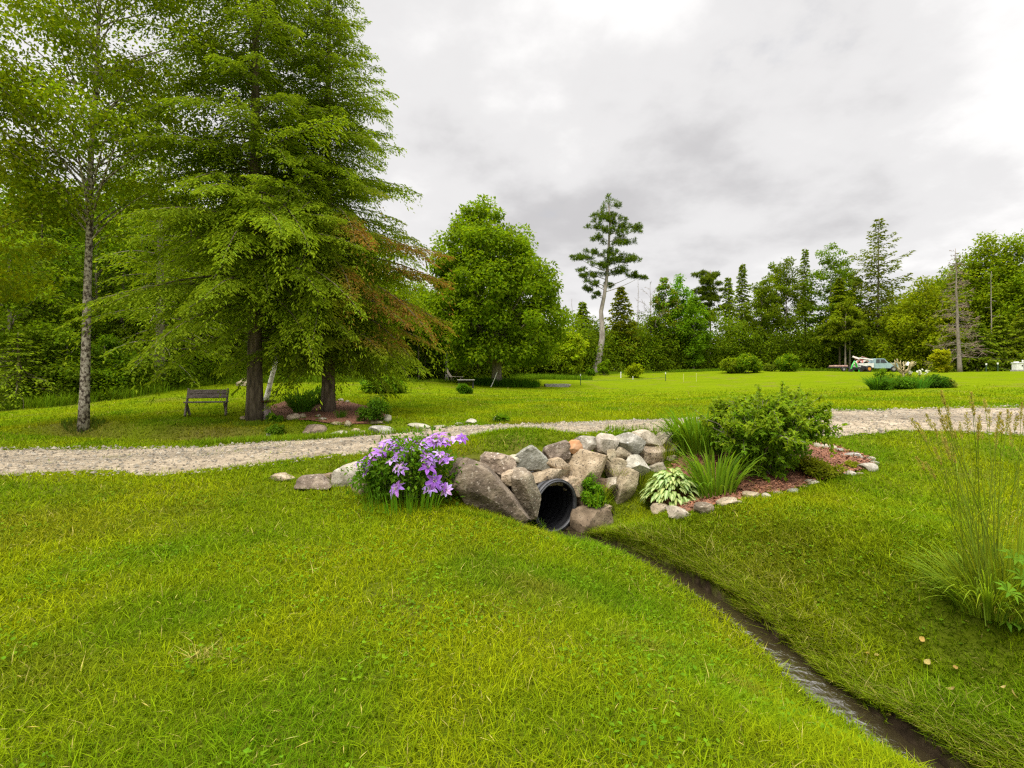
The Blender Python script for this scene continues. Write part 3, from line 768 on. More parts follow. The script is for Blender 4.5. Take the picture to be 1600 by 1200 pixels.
# ------------------------------------------------------------------ mulch beds
def mulch(poly, name, seed, lift=.035, nchip=2500, lo=.010):
    mb = MB(); rng = rs(seed)
    mn, mx = poly.min(0), poly.max(0); c = poly.mean(0)
    st = .07 if nchip > 2600 else .10
    xs = np.arange(mn[0], mx[0], st); ys = np.arange(mn[1], mx[1], st)
    X, Y = np.meshgrid(xs, ys); ins = inpoly(X.ravel(), Y.ravel(), poly).reshape(X.shape)
    Z = H(X.ravel(), Y.ravel()).reshape(X.shape) + lift + .03 * (n2d(X.ravel(), Y.ravel(), 6, seed, 2).reshape(X.shape) - .5)
    idx = np.arange(X.size).reshape(X.shape)
    Qm = np.stack([idx[:-1, :-1], idx[:-1, 1:], idx[1:, 1:], idx[1:, :-1]], -1).reshape(-1, 4)
    Qm = Qm[ins.ravel()[Qm].all(1)]
    Z = np.where(ins, Z, Z - .06)
    mb.add(np.stack([X, Y, Z], -1).reshape(-1, 3), None, Qm, (1, 1, 1))
    # loose chips
    x = rng.uniform(mn[0], mx[0], nchip * 3); y = rng.uniform(mn[1], mx[1], nchip * 3); k = inpoly(x, y, poly); x, y = x[k][:nchip], y[k][:nchip]; n = len(x)
    z = H(x, y) + lift + .015
    D = nrm(np.c_[rng.normal(size=(n, 2)), rng.normal(size=n) * .35]); Nn = nrm(np.c_[rng.normal(size=(n, 2)) * .5, np.ones(n)])
    L = rng.uniform(.02, .06, n); W = rng.uniform(.010, .022, n)
    col = jit(rng, (.26, .115, .065), n, .5, .1); 
    S = nrm(np.cross(D, Nn)); Pb = np.stack([x, y, z], 1)
    V = np.stack([Pb - S * W[:, None] / 2, Pb + S * W[:, None] / 2, Pb + D * L[:, None] + S * W[:, None] * .4, Pb + D * L[:, None] - S * W[:, None] * .4], 1).reshape(-1, 3)
    mb.add(V, None, np.arange(n * 4).reshape(-1, 4), np.repeat(col, 4, 0), 1)
    return tag(mb.build(name, [M_MULCH, M_CHIP], smooth=False), kind='stuff')
mulch(BED_R, 'mulch', 61, nchip=7000)
mulch(BED_L, 'mulch', 62, nchip=2600)

# ------------------------------------------------------------------ trees
def trunk_path(rng, Ht, lean=(0, 0), wob=.12, n=14, z0=-.25):
    t = np.linspace(0, 1, n)
    z = z0 + (Ht - z0) * t
    w = np.cumsum(rng.normal(size=(n, 2)) * wob * .25, 0); w -= w[0]
    return np.c_[lean[0] * t + w[:, 0] * t, lean[1] * t + w[:, 1] * t, z]
def flare(pts, r0, r1, fl=1.2):
    t = np.linspace(0, 1, len(pts))
    r = r0 + (r1 - r0) * t ** .9
    r[0] *= fl; r[1] *= 1 + (fl - 1) * .15
    return r
def at_z(pts, z):
    return np.array([np.interp(z, pts[:, 2], pts[:, 0]), np.interp(z, pts[:, 2], pts[:, 1]), z])

def conifer(root, seed, Ht, cb, prof, nb, up=.15, droop=.35, tw_sp=.14, tw_len=.34, lf=(.11, .045), lf_sp=.08, pal=(.075, .115, .010), tip=(.12, .155, .012),
            tr=.2, bark=None, lean=(0, 0), dead=None, vis_az=None, tdroop=.35, lfn=1.0, jitter=.3, branch_r=.012, zpow=1.0, only=None, pad=0.0, nrand=.38):
    rng = rs(seed)
    tp = trunk_path(rng, Ht, lean, .06)
    wood = MB(); tube(wood, tp, flare(tp, tr, .02), 10)
    cr = MB()
    for i in range(nb):
        u = ((i + rng.random()) / nb) ** zpow
        z = cb + (Ht - cb) * u * .985
        L = float(np.interp(u, [p[0] for p in prof], [p[1] for p in prof])) * rng.uniform(1 - jitter, 1 + jitter * .35)
        az = i * 2.39996 + rng.uniform(-.4, .4)
        if only is not None and not only(u, az): continue
        f = np.array([math.cos(az), math.sin(az), 0]); lat = np.array([-f[1], f[0], 0])
        o = at_z(tp, z); ns = 9; t = np.linspace(0, 1, ns)
        upb = up * (0.4 + 1.2 * u) + rng.normal() * .15; drp = droop * (1.15 - .75 * u) * rng.uniform(.6, 1.5)
        bp = o + f * (L * t)[:, None] + np.array([0, 0, 1.0]) * (L * (upb * t - drp * t * t))[:, None] + lat * (np.sin(t * 3 + az) * .05 * L)[:, None]
        tube(wood, bp, np.linspace(max(branch_r * L * .8, .008), .004, ns), 4, cap=False)
        nt = max(3, int(L * .9 / tw_sp))
        tt = np.repeat(np.linspace(.10, 1.0, nt), 2); side = np.tile([1, -1], nt)
        tt = np.clip(tt + rng.uniform(-.5, .5, len(tt)) / nt, .05, 1)
        base = np.stack([np.interp(tt, t, bp[:, k]) for k in range(3)], 1)
        tl = (tw_len * L * (1 - tt) * (.55 + .45 * np.minimum(tt * 4, 1)) + .16 * min(1, L) + tw_sp * .5) * rng.uniform(.65, 1.15, len(tt))
        ang = rng.uniform(.75, 1.15, len(tt)) * (1 - .55 * tt ** 3)
        td = nrm(np.cos(ang)[:, None] * f + (np.sin(ang) * side)[:, None] * lat + np.array([0, 0, 1.0]) * (upb * .5 - drp * tt * 1.0 + rng.uniform(-.18, .12, len(tt)))[:, None])
        # the leading shoot
        base = np.r_[base, bp[-3:-2]]; td = np.r_[td, nrm(bp[-1:] - bp[-3:-2])]; tl = np.r_[tl, np.linalg.norm(bp[-1] - bp[-3]) + .15]
        tt = np.r_[tt, 1.0]
        k = np.maximum(2, np.ceil(tl / lf_sp * lfn)).astype(int)
        j = np.repeat(np.arange(len(tl)), k)
        st = np.concatenate([np.arange(q) for q in k]) / k[j]
        n = len(j)
        st = np.clip(st + rng.uniform(0, 1, n) / k[j], 0, 1)
        pos = base[j] + td[j] * (tl[j] * st)[:, None] - np.array([0, 0, 1.0]) * (tdroop * (tl[j] * st) ** 2)[:, None]
        sd = np.where(rng.random(n) < .5, 1, -1)
        if pad:
            pos = pos + nrm(np.cross(td[j], np.array([0, 0, 1.0]))) * (sd * rng.random(n) * pad * tl[j] * (1.1 - st))[:, None] - np.array([0, 0, 1.0]) * (rng.random(n) ** 2 * pad * 1.3 * tl[j])[:, None]
        S = nrm(np.cross(td[j], np.array([0, 0, 1.0])))
        a2 = rng.uniform(.3, 1.1, n)
        ld = nrm(td[j] * np.cos(a2)[:, None] + S * (np.sin(a2) * sd)[:, None] - np.array([0, 0, 1.0]) * (rng.uniform(-.05, .5, n) + tdroop * tl[j] * st)[:, None])
        nn = nrm(np.array([0, 0, 1.0]) + rng.normal(size=(n, 3)) * nrand)
        col = jit(rng, pal, n, .28, .12)
        isd = (st > .7) & (tt[j] > .25)
        mixv = np.where(isd, rng.uniform(.2, 1, n), rng.uniform(0, .25, n))[:, None]
        col = col * (1 - mixv) + jit(rng, tip, n, .2, .1) * mixv
        col *= rng.uniform(.82, 1.15)
        if dead is not None:
            dm = dead(pos, rng)[:, None]
            col = col * (1 - dm) + jit(rng, (.15, .083, .034), n, .35, .15) * dm
        leaves(cr, pos, ld, nn, lf[0] * rng.uniform(.6, 1.25, n), lf[1] * rng.uniform(.7, 1.2, n), col)
    cr.build('crown', M_LEAF, root)
    wood.build('trunk', bark or M_BARK, root, smooth=True)

LEAFX = 1.7
def broadleaf(root, seed, Ht, cb, rx, ry, prof, nclump, nleaf, lf, pal, tr, bark=None, lean=(0, 0), cr=.22, bf=.5, flat=.65, tipcol=None, droop=.35, tl=.8, shell=.45, hue=.14, stem=1, trunkwob=.12, off=(0, 0), name='trunk'):
    """crown of leaf clumps carried on real limbs"""
    rng = rs(seed); wood = MB(); crn = MB()
    tp = trunk_path(rng, cb + (Ht - cb) * tl, lean, trunkwob)
    if stem == 1: tube(wood, tp, flare(tp, tr, max(.012, tr * .12)), 10)
    pu = [p[0] for p in prof]; pr = [p[1] for p in prof]
    u = (np.arange(nclump) + rng.random(nclump)) / nclump
    # denser where the crown is wide
    cdf = np.cumsum(np.interp(np.linspace(0, 1, 200), pu, pr) ** 1.5 + .05); cdf /= cdf[-1]
    u = np.interp(u, cdf, np.linspace(0, 1, 200)); rng.shuffle(u)
    az = np.arange(nclump) * 2.39996 + rng.uniform(-.5, .5, nclump)
    rho = rng.random(nclump) ** shell
    w = np.interp(u, pu, pr) * rng.uniform(.82, 1.1, nclump)
    cx = off[0] * u + rx * w * rho * np.cos(az); cy = off[1] * u + ry * w * rho * np.sin(az)
    zc = cb + (Ht - cb - .8 * cr * rx * flat) * u
    base = np.stack([at_z(tp, z)[:2] for z in np.clip(zc, 0, tp[-1, 2])])
    Cc = np.c_[base[:, 0] + cx, base[:, 1] + cy, zc]
    for i in range(stem if stem > 1 else 0):
        k = rng.integers(nclump); e = Cc[k] * np.array([.8, .8, .9])
        t = np.linspace(0, 1, 7)[:, None]; s0 = np.array([rng.normal() * rx * .12, rng.normal() * ry * .12, -.1])
        b_ = s0 * (1 - t) + e * t + np.array([0, 0, .12 * Ht]) * (t * (1 - t))
        tube(wood, b_, np.linspace(tr, tr * .35, 7), 5)
    for i in range(nclump):
        r_ = cr * rx * rng.uniform(.65, 1.35)
        if rng.random() < bf and stem == 1:
            z0 = max(cb * .75, min(tp[-1, 2] * .98, zc[i] - .75 * math.hypot(cx[i], cy[i])))
            a = at_z(tp, z0); t = np.linspace(0, 1, 7)[:, None]
            b_ = a * (1 - t) + Cc[i] * t + np.array([0, 0, 1.0]) * (t * (1 - t)) * .25 * np.linalg.norm(Cc[i] - a)
            rr = max(.01, tr * .34 * (1 - .8 * (z0 / max(Ht, .1))) * min(1, np.linalg.norm(Cc[i] - a) / max(rx, .1) + .2))
            tube(wood, b_, np.linspace(rr, rr * .25, 7), 5, cap=False)
        n = max(3, int(nleaf * LEAFX * rng.uniform(.6, 1.4)))
        g = rng.normal(size=(n, 3)); g = g / np.maximum(np.linalg.norm(g, axis=1, keepdims=True), 1e-6) * (rng.random((n, 1)) ** .45)
        pos = Cc[i] + g * np.array([r_, r_, r_ * flat])
        D = nrm(g * .9 + rng.normal(size=(n, 3)) * .55 + np.array([0, 0, -droop]))
        nn = nrm(np.array([0, 0, 1.0]) + g * .35 + rng.normal(size=(n, 3)) * .45)
        col = jit(rng, pal, n, .25, hue) * rng.uniform(.78, 1.2)
        if tipcol is not None:
            k = rng.random(n) < .3
            col[k] = jit(rng, tipcol, int(k.sum()), .2, .1)
        leaves(crn, pos, D, nn, lf[0] * rng.uniform(.65, 1.25, n), lf[1] * rng.uniform(.7, 1.2, n), col)
    crn.build('crown' if stem == 1 else 'foliage', M_LEAF, root)
    if wood.V: wood.build(name, bark or M_BARKG, root, smooth=True)

HEM, HEMT = (.108, .158, .012), (.17, .232, .018)
# the two large hemlocks
def plant_at(px, d): return G(px, d)
r = empty('hemlock_tree', plant_at(398, 15.6), 'tall hemlock with drooping sprays and a bare brown trunk beside the bench', 'tree')
conifer(r, 11, 19.5, 2.4, [(0, 3.2), (.12, 4.0), (.3, 3.7), (.42, 2.9), (.6, 2.9), (.8, 1.9), (1, .1)], 280, zpow=1.12, up=.26, droop=.44, pad=.20, nrand=.5, tdroop=.38, tw_sp=.10, tw_len=.38, lf=(.125, .044), lf_sp=.040, pal=HEM, tip=HEMT, tr=.235, jitter=.42, only=lambda u, az: not (.38 < u < .75 and math.sin(az * 7.3 + u * 91) > .45) and not (u < .05 and math.cos(az + 1.05) > .6) and not (u < .13 and math.cos(az - 2.75) > .45))
def deadfn(pos, rng):
    a = np.arctan2(pos[:, 1] + 1.2, pos[:, 0] - .5)
    r = np.hypot(pos[:, 0], pos[:, 1])
    m = sstep(1.15, .55, np.abs(a + .25)) * sstep(1.7, 2.5, r) * sstep(1.6, 2.4, pos[:, 2]) * sstep(7.0, 5.4, pos[:, 2])
    return m * (rng.random(len(pos)) < .82) * .95
r = empty('hemlock_tree', plant_at(513, 17.0), 'second hemlock in the mulch bed with browned branch tips on its right side', 'tree')
conifer(r, 12, 16.4, 1.9, [(0, 2.8), (.15, 3.75), (.28, 3.7), (.38, 3.1), (.55, 2.4), (.68, 1.6), (.8, .95), (1, .05)], 275, zpow=1.15, up=.30, droop=.44, pad=.20, nrand=.5, tdroop=.38, tw_sp=.10, tw_len=.38, lf=(.125, .044), lf_sp=.040, pal=HEM, tip=HEMT, tr=.22, dead=deadfn, jitter=.34)

# left foreground broadleaf with the mottled trunk
r = empty('mottled_tree', plant_at(130, 14.0), 'slender tree with a mottled white and brown trunk left of the bench', 'tree')
broadleaf(r, 21, 17.5, 5.6, 3.1, 3.1, [(0, .35), (.15, .9), (.45, 1), (.75, .85), (1, .25)], 205, 130, (.115, .075), (.105, .150, .006), .128, M_BIRCH, lean=(.35, .2), cr=.26, bf=.45, flat=.5, tipcol=(.14, .185, .01), shell=.5)
r = empty('leaning_birch', plant_at(413, 21.0), 'thin white birch stem leaning behind the trunk of the tall hemlock', 'tree')
broadleaf(r, 22, 7.5, 4.0, 1.3, 1.3, [(0, .4), (.5, 1), (1, .3)], 22, 60, (.11, .075), (.07, .12, .009), .11, M_WHITEB, lean=(1.6, .3), cr=.35, bf=.4)
r = empty('bright_tree', plant_at(-62, 13.0), 'yellow green tree reaching in at the left edge of the photo', 'tree')
broadleaf(r, 23, 11.0, 3.6, 2.35, 2.6, [(0, .6), (.3, 1), (.7, .8), (1, .2)], 80, 120, (.115, .075), (.13, .165, .008), .15, M_BARKG, cr=.28, flat=.5)

# the big round maple
r = empty('maple_tree', plant_at(776, 37.0), 'big rounded maple with a pointed crown standing alone on the lawn', 'tree')
broadleaf(r, 31, 13.7, 1.9, 5.2, 5.0, [(0, .75), (.12, .92), (.3, 1), (.5, .9), (.7, .68), (.85, .42), (1, .06)], 430, 95, (.25, .17), (.092, .146, .007), .42, M_BARKG, cr=.145, bf=.22, flat=.8, tipcol=(.115, .175, .006), shell=.36, off=(-1.3, 0))

# ---- woods at the left edge, behind the bench and the hemlocks
LW = 'trees of the wood at the left'
def top_h(px, d, topy):
    q = G(px, d); return q, (EYE - (topy - HY) / F * d) - q[2]
BARKS = {'g': M_BARKG, 'w': M_WHITEB, 'b': M_BARK}
def bl(px, d, topy, label, group, rx, pal=(.06, .105, .007), cbf=.25, nc=60, nl=70, lf=.22, tr=.14, bark='g', seed=0, name='broadleaf_tree', prof=None, lean=(0, 0), cr=.27, tip=None, ry=None, **kw):
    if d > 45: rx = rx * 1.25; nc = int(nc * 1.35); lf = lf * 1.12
    q, Ht = top_h(px, d, topy)
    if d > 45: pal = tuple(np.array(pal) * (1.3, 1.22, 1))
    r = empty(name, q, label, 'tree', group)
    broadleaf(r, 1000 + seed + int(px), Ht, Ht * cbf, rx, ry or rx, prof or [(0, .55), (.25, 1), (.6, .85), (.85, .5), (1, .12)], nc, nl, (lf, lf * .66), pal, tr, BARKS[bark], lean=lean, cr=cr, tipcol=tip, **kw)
def co(px, d, topy, label, group, R, pal=HEM, tip=HEMT, cbf=.1, nb=60, lf=(.24, .1), lsp=.2, tsp=.34, dens=2.0, tr=.14, bark='b', seed=0, name='conifer_tree', prof=None, up=.15, droop=.3, twl=.36, **kw):
    q, Ht = top_h(px, d, topy)
    r = empty(name, q, label, 'tree', group)
    prof = prof or [(0, .75), (.12, 1), (.5, .62), (.8, .27), (1, .03)]
    kw.setdefault('pad', .18); kw.setdefault('nrand', .6)
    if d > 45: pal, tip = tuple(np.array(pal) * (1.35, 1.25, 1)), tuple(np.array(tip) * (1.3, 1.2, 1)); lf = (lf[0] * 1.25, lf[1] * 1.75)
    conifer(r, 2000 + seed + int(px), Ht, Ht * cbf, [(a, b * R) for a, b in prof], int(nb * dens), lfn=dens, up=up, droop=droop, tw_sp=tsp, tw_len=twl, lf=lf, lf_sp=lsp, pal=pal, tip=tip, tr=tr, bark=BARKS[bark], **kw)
DG, MG, YG = (.075, .118, .008), (.098, .15, .008), (.125, .18, .009)
bl(14, 22.5, 335, 'leafy tree at the left border of the lawn behind the yellow green tree', LW, 2.4, MG, .12, 75, 80, .17)
co(66, 25, 318, 'broad dark conifer left of the mottled trunk', LW, 3.3, seed=1)
bl(103, 23, 505, 'low dark leafy tree at the wood edge just left of the mottled trunk', LW, 1.9, DG, .05, 55, 80, .16)
bl(152, 27, 285, 'light green tree behind the mottled trunk', LW, 2.9, (.078, .13, .008), .12, 80, 80, .19)
co(192, 28, 330, 'pale trunked conifer right of the mottled trunk', LW, 2.9, bark='g', seed=2)
bl(222, 31, 240, 'tall mid green tree behind the pale trunked conifer', LW, 3.3, (.07, .12, .007), .2, 80, 80, .2)
q = G(250, 25.5)
r = empty('pine_tree', q, 'thick brown trunk of a large tree behind the bench on its left', 'tree', LW)
conifer(r, 77, 15.5, 1.5, [(0, 2.6), (.2, 3.0), (.6, 2.1), (1, .1)], 110, up=.2, droop=.35, pad=.18, nrand=.6, tw_sp=.24, tw_len=.36, lf=(.24, .10), lf_sp=.13, pal=HEM, tip=HEMT, tr=.25, bark=M_BARKG)
co(300, 30, 262, 'dark conifer directly behind the bench', LW, 3.2, seed=3)
co(352, 32, 235, 'conifer behind the gap between bench and tall hemlock', LW, 3.2, seed=4)
bl(425, 34, 262, 'leafy tree hidden behind the tall hemlock trunk', LW, 3.2, MG, .15, 60, 70, .22)
co(472, 36, 300, 'conifer hidden between the two hemlock trunks', LW, 3.0, seed=5)
bl(545, 37, 345, 'leafy tree behind the second hemlock', LW, 3.0, MG, .22, 60, 70, .22)
bl(35, 30, 262, 'tall background tree above the broad dark conifer', LW, 3.2, (.07, .12, .007), .25, 60, 70, .22)
bl(-40, 24, 330, 'dark tree at the far left margin of the wood', LW, 2.8, MG, .1, 60, 70, .2)
co(30, 21.3, 520, 'small bushy conifer at the lawn edge in the left corner', LW, 1.7, nb=40, lf=(.16, .07), lsp=.14, tsp=.24, seed=6)
bl(165, 24, 520, 'low leafy sapling right of the mottled trunk', LW, 1.5, (.07, .125, .007), .05, 45, 70, .15)
# trunks between the hemlock and the maple
MW = 'trees of the wood between the hemlock and the maple'
for px, d, ty, lb, rx, bk, tr in (
    (567, 37, 420, 'white birch stem right of the second hemlock', 1.7, 'w', .11),
    (603, 39, 430, 'pale thin trunk left of the pair of slim stems', 1.8, 'g', .09),
    (630, 46, 415, 'dark slim tree in the shade between the hemlock and the maple', 2.2, 'b', .12),
    (654, 41, 440, 'left one of the pair of slim pale stems left of the birch', 1.8, 'g', .09),
    (664, 42, 445, 'right one of the pair of slim pale stems left of the birch', 1.8, 'g', .08),
    (698, 42, 430, 'white spotted birch trunk behind the reclining chair', 2.0, 'w', .15),
    (713, 44, 445, 'slim brown stem just right of the white spotted birch', 1.8, 'g', .09),
    (746, 46, 440, 'thin dark stem left of the maple trunk', 2.2, 'b', .1),
    (812, 52, 470, 'thin pale stem right of the maple trunk', 2.2, 'g', .07),
):
    bl(px, d, ty, lb, MW, rx, MG if bk != 'b' else DG, .34, 40, 60, .24, tr, bk, name='slim_tree', seed=3)
# ---- centre and right tree line
TL = 'trees of the far tree line'
bl(884, 52, 508, 'yellow green small maple left of the leaning pine', TL, 1.7, YG, .12, 60, 80, .25, .1)
bl(846, 54, 528, 'low green tree between the big maple and the yellow green one', TL, 2.4, MG, .1, 45, 70, .26, .1)
co(911, 62, 470, 'young dark spruce with a bare tip left of the leaning pine', TL, 2.0, DG, MG, seed=7, lf=(.3, .13), lsp=.28, tsp=.42)
bl(956, 65, 512, 'leafy tree just right of the leaning pine trunk', TL, 2.5, MG, .08, 55, 70, .27)
co(970, 64, 446, 'broad dark conifer right behind the leaning pine', TL, 2.8, (.06, .085, .006), (.12, .13, .008), nb=60, seed=8, lf=(.3, .14), lsp=.26, tsp=.4, cbf=.2)
bl(1040, 66, 428, 'pointed aspen with a reddish top near the bare tree', TL, 1.7, (.065, .13, .009), .2, 55, 60, .27, .1, tip=(.13, .12, .03))
bl(1064, 67, 430, 'bright green aspen next to the pointed one', TL, 1.7, (.06, .14, .008), .2, 55, 60, .27, .1)
bl(1084, 64, 455, 'lower bright green tree in front of the open pine', TL, 1.8, (.065, .13, .008), .1, 55, 60, .27, .1)
co(1138, 70, 432, 'thin dark spruce right of the open pine', TL, 1.9, DG, MG, nb=60, seed=9, lf=(.3, .13), lsp=.26, tsp=.4, cbf=.15, jitter=.55)
co(1158, 72, 411, 'slender spire shaped spruce taller than its neighbours', TL, 1.7, DG, (.06, .085, .01), nb=70, seed=10, lf=(.28, .12), lsp=.3, tsp=.45, cbf=.3, up=-.05, droop=.2, branch_r=.02, jitter=.5)
bl(1188, 68, 425, 'mixed green tree right of the spire shaped spruce', TL, 2.0, (.065, .10, .008), .3, 50, 55, .28, .13, lean=(.3, 0))
bl(1206, 72, 403, 'narrow open crowned tree left of the tall airy one', TL, 1.7, DG, .35, 36, 50, .28, .1)
bl(1228, 70, 396, 'tall airy tree left of the narrow dark spruce', TL, 2.3, (.06, .092, .007), .35, 48, 55, .28, .14)
co(1258, 72, 387, 'narrow dark spruce with a pale lower trunk', TL, 1.4, DG, DG, nb=56, seed=11, lf=(.28, .12), lsp=.3, tsp=.45, cbf=.35, up=-.05, droop=.2, tr=.17, bark='g', jitter=.5)
bl(1298, 68, 379, 'tall layered broadleaf right of the narrow dark spruce', TL, 2.7, (.065, .115, .008), .3, 60, 60, .28, .13, flat=.35)
bl(1326, 70, 405, 'open tree between the layered broadleaf and the tallest larch', TL, 2.2, (.06, .10, .008), .3, 45, 50, .28, .13, flat=.4)
co(1312, 65, 432, 'yellowish hemlock in front of the layered broadleaf', TL, 2.6, (.068, .105, .007), (.11, .145, .008), nb=60, seed=12, jitter=.6, lf=(.3, .13), lsp=.26, tsp=.4, cbf=.28)
co(1372, 67, 340, 'tallest larch with long upswept branches over the truck', TL, 4.6, (.055, .08, .008), (.09, .115, .010), nb=58, dens=1.6, seed=13, lf=(.32, .12), lsp=.24, tsp=.42, cbf=.25, up=.45, droop=.12, pad=.22, tr=.24, bark='g', branch_r=.012, prof=[(0, .85), (.25, .95), (.5, .78), (.75, .36), (.9, .18), (1, .02)], jitter=.6)
bl(1419, 61, 462, 'yellow green tree between the larch and the right hand hill', TL, 2.9, (.095, .135, .007), .08, 75, 70, .27)
bl(1387, 68, 505, 'low green tree behind the truck bonnet', TL, 2.4, MG, .06, 55, 70, .27)
bl(1448, 58, 432, 'dense yellow green tree rising left of the dead conifer', TL, 2.9, (.10, .135, .006), .06, 85, 70, .27)
bl(1480, 62, 412, 'green tree behind the dead conifer', TL, 2.6, (.075, .115, .007), .15, 60, 65, .28)
bl(1515, 58, 382, 'tall rounded tree right of the dead conifer', TL, 3.0, (.09, .135, .007), .12, 85, 70, .27)
bl(1556, 57, 357, 'highest broad crown at the right of the tree line', TL, 3.4, (.10, .145, .006), .15, 95, 70, .27)
bl(1604, 55, 352, 'big leafy crown at the right edge of the photo', TL, 3.6, (.09, .14, .007), .1, 95, 70, .27)
bl(1650, 52, 362, 'leafy tree beyond the right edge of the photo', TL, 3.6, (.08, .13, .007), .1, 70, 70, .27)
co(1528, 50, 505, 'low dark layered conifer right of the dead conifer', TL, 2.6, (.05, .085, .008), (.09, .125, .01), nb=54, seed=14, lf=(.25, .11), lsp=.24, tsp=.36, cbf=.02)
co(1562, 50, 492, 'low layered conifer behind the white topped posts', TL, 2.6, (.06, .095, .008), (.11, .15, .01), nb=54, seed=15, lf=(.25, .11), lsp=.24, tsp=.36, cbf=.02)
co(1604, 49.5, 478, 'low layered conifer behind the white hive', TL, 2.8, (.065, .10, .008), (.12, .16, .01), nb=54, seed=16, lf=(.25, .11), lsp=.24, tsp=.36, cbf=.02)
co(1488, 52, 520, 'low conifer at the foot of the dead conifer', TL, 2.0, (.055, .085, .007), (.10, .12, .01), nb=46, seed=17, lf=(.25, .11), lsp=.24, tsp=.36, cbf=.02)
# open pine with flat needle plates
def needle_plates(root, seed, plates, tp, tr0, tr1, pal, tip, bark, lf=(.34, .05), dens=1.0):
    """plates: local centre (x,y,z), radius, thickness"""
    rng = rs(seed); wood = MB(); cr = MB()
    tube(wood, tp, flare(tp, tr0, tr1, 1.25), 10)
    sub = []
    for (c, ra, th) in plates:
        sub.append((np.array(c, float), ra * .55, th * .8, True))
        for _ in range(4):
            a = rng.uniform(0, 6.283); q_ = ra * rng.uniform(.35, 1.15); sub.append((np.array(c, float) + [math.cos(a) * q_, math.sin(a) * q_, rng.normal() * th * .55], ra * rng.uniform(.3, .55), th * rng.uniform(.5, .9), False))
    for (c, ra, th, limb) in sub:
        z0 = min(tp[-1, 2], max(tp[2, 2], c[2] - .45 * np.hypot(*(c[:2] - at_z(tp, c[2])[:2])))); a = at_z(tp, z0)
        t = np.linspace(0, 1, 7)[:, None]
        b_ = a * (1 - t) + c * t + np.array([0, 0, -.15]) * (t * (1 - t)) * np.linalg.norm(c - a)
        if limb: tube(wood, b_, np.linspace(max(.03, tr1 * .8), .012, 7), 5, cap=False)
        nt = int(ra * ra * 70 * dens) + 10
        g = rng.normal(size=(nt, 3)); g = nrm(g) * rng.random((nt, 1)) ** .5
        tc_ = c + g * np.array([ra, ra, th]); tc_[:, 2] -= .12 * (g[:, 0] ** 2 + g[:, 1] ** 2) * ra
        k = 11; j = np.repeat(np.arange(nt), k); n = len(j)
        D = nrm(rng.normal(size=(n, 3)) + np.array([0, 0, .35]) + g[j] * .5)
        nn = nrm(rng.normal(size=(n, 3)) + np.array([0, 0, .6]))
        col = jit(rng, pal, n, .3, .1); m = rng.random(n) < .35; col[m] = jit(rng, tip, int(m.sum()), .25, .1)
        leaves(cr, tc_[j], D, nn, lf[0] * rng.uniform(.6, 1.15, n), lf[1] * rng.uniform(.8, 1.3, n), col, fold=.05)
    cr.build('crown', M_LEAF, root); wood.build('trunk', bark, root, smooth=True)
q = G(929, 58.5); s = q[1] / F
def lc(px, py, dy=0.0): return ((px - 929) * s, dy, EYE - (py - HY) * s - q[2])
r = empty('leaning_pine', q, 'tall leaning pine with a curved bare trunk and flat needle tufts', 'tree', TL)
tpp = np.array([lc(927, 589), lc(929, 580), lc(936, 560), lc(941, 527), lc(940.5, 505), lc(939, 487), lc(944, 463), lc(948, 433), lc(951, 390), lc(953, 345), lc(951, 318)])
pl = [(lc(950, 318), 1.0, .6), (lc(955, 333, .5), 1.3, .5), (lc(942, 340, -.5), 1.2, .45), (lc(962, 346, .3), 1.2, .4), (lc(934, 352, .4), 1.0, .35),
      (lc(952, 362, -.4), 1.5, .45), (lc(985, 352, .2), 1.2, .4), (lc(992, 360, -.5), .9, .35), (lc(976, 372, .6), 1.1, .4), (lc(935, 374, -.6), 1.1, .35), (lc(968, 380, -.6), 1.0, .35),
      (lc(930, 393, .7), 1.1, .3), (lc(912, 400, .2), 1.2, .28), (lc(902, 403, -.3), .7, .22), (lc(945, 396, -.8), 1.0, .3),
      (lc(975, 398, .5), 1.4, .4), (lc(985, 407, -.6), 1.2, .35), (lc(960, 408, .2), 1.4, .45), (lc(940, 415, -.4), 1.2, .35),
      (lc(925, 426, .4), 1.3, .32), (lc(910, 430, -.3), 1.0, .28), (lc(970, 422, .2), 1.4, .35), (lc(992, 428, .5), 1.0, .25), (lc(1002, 432, 0), .6, .2), (lc(925, 443, -.5), 1.0, .3),
      (lc(920, 452, .2), .8, .3), (lc(930, 460, -.2), .7, .25), (lc(955, 444, .5), .7, .2)]
needle_plates(r, 41, pl, tpp, .44, .07, (.042, .072, .010), (.09, .135, .012), M_PINEB, lf=(.34, .05), dens=.45)
q = G(1109, 70); s = q[1] / F
def lc2(px, py, dy=0.0): return ((px - 1109) * s, dy, EYE - (py - HY) * s - q[2])
r = empty('open_pine', q, 'open crowned pine with sky showing through beside the thin dark spruce', 'tree', TL)
rng = rs(8)
pl = [(lc2(1109 + rng.uniform(-20, 20) * (1 - .3 * k / 18), 424 + k * 4.2, rng.uniform(-1.6, 1.6)), rng.uniform(.8, 1.4), .3) for k in range(18)]
needle_plates(r, 42, pl, np.array([lc2(1110, 592), lc2(1109, 550), lc2(1110, 510), lc2(1109, 470), lc2(1110, 422)]), .17, .05, (.05, .08, .009), (.085, .115, .010), M_BARKG, lf=(.36, .065), dens=.8)

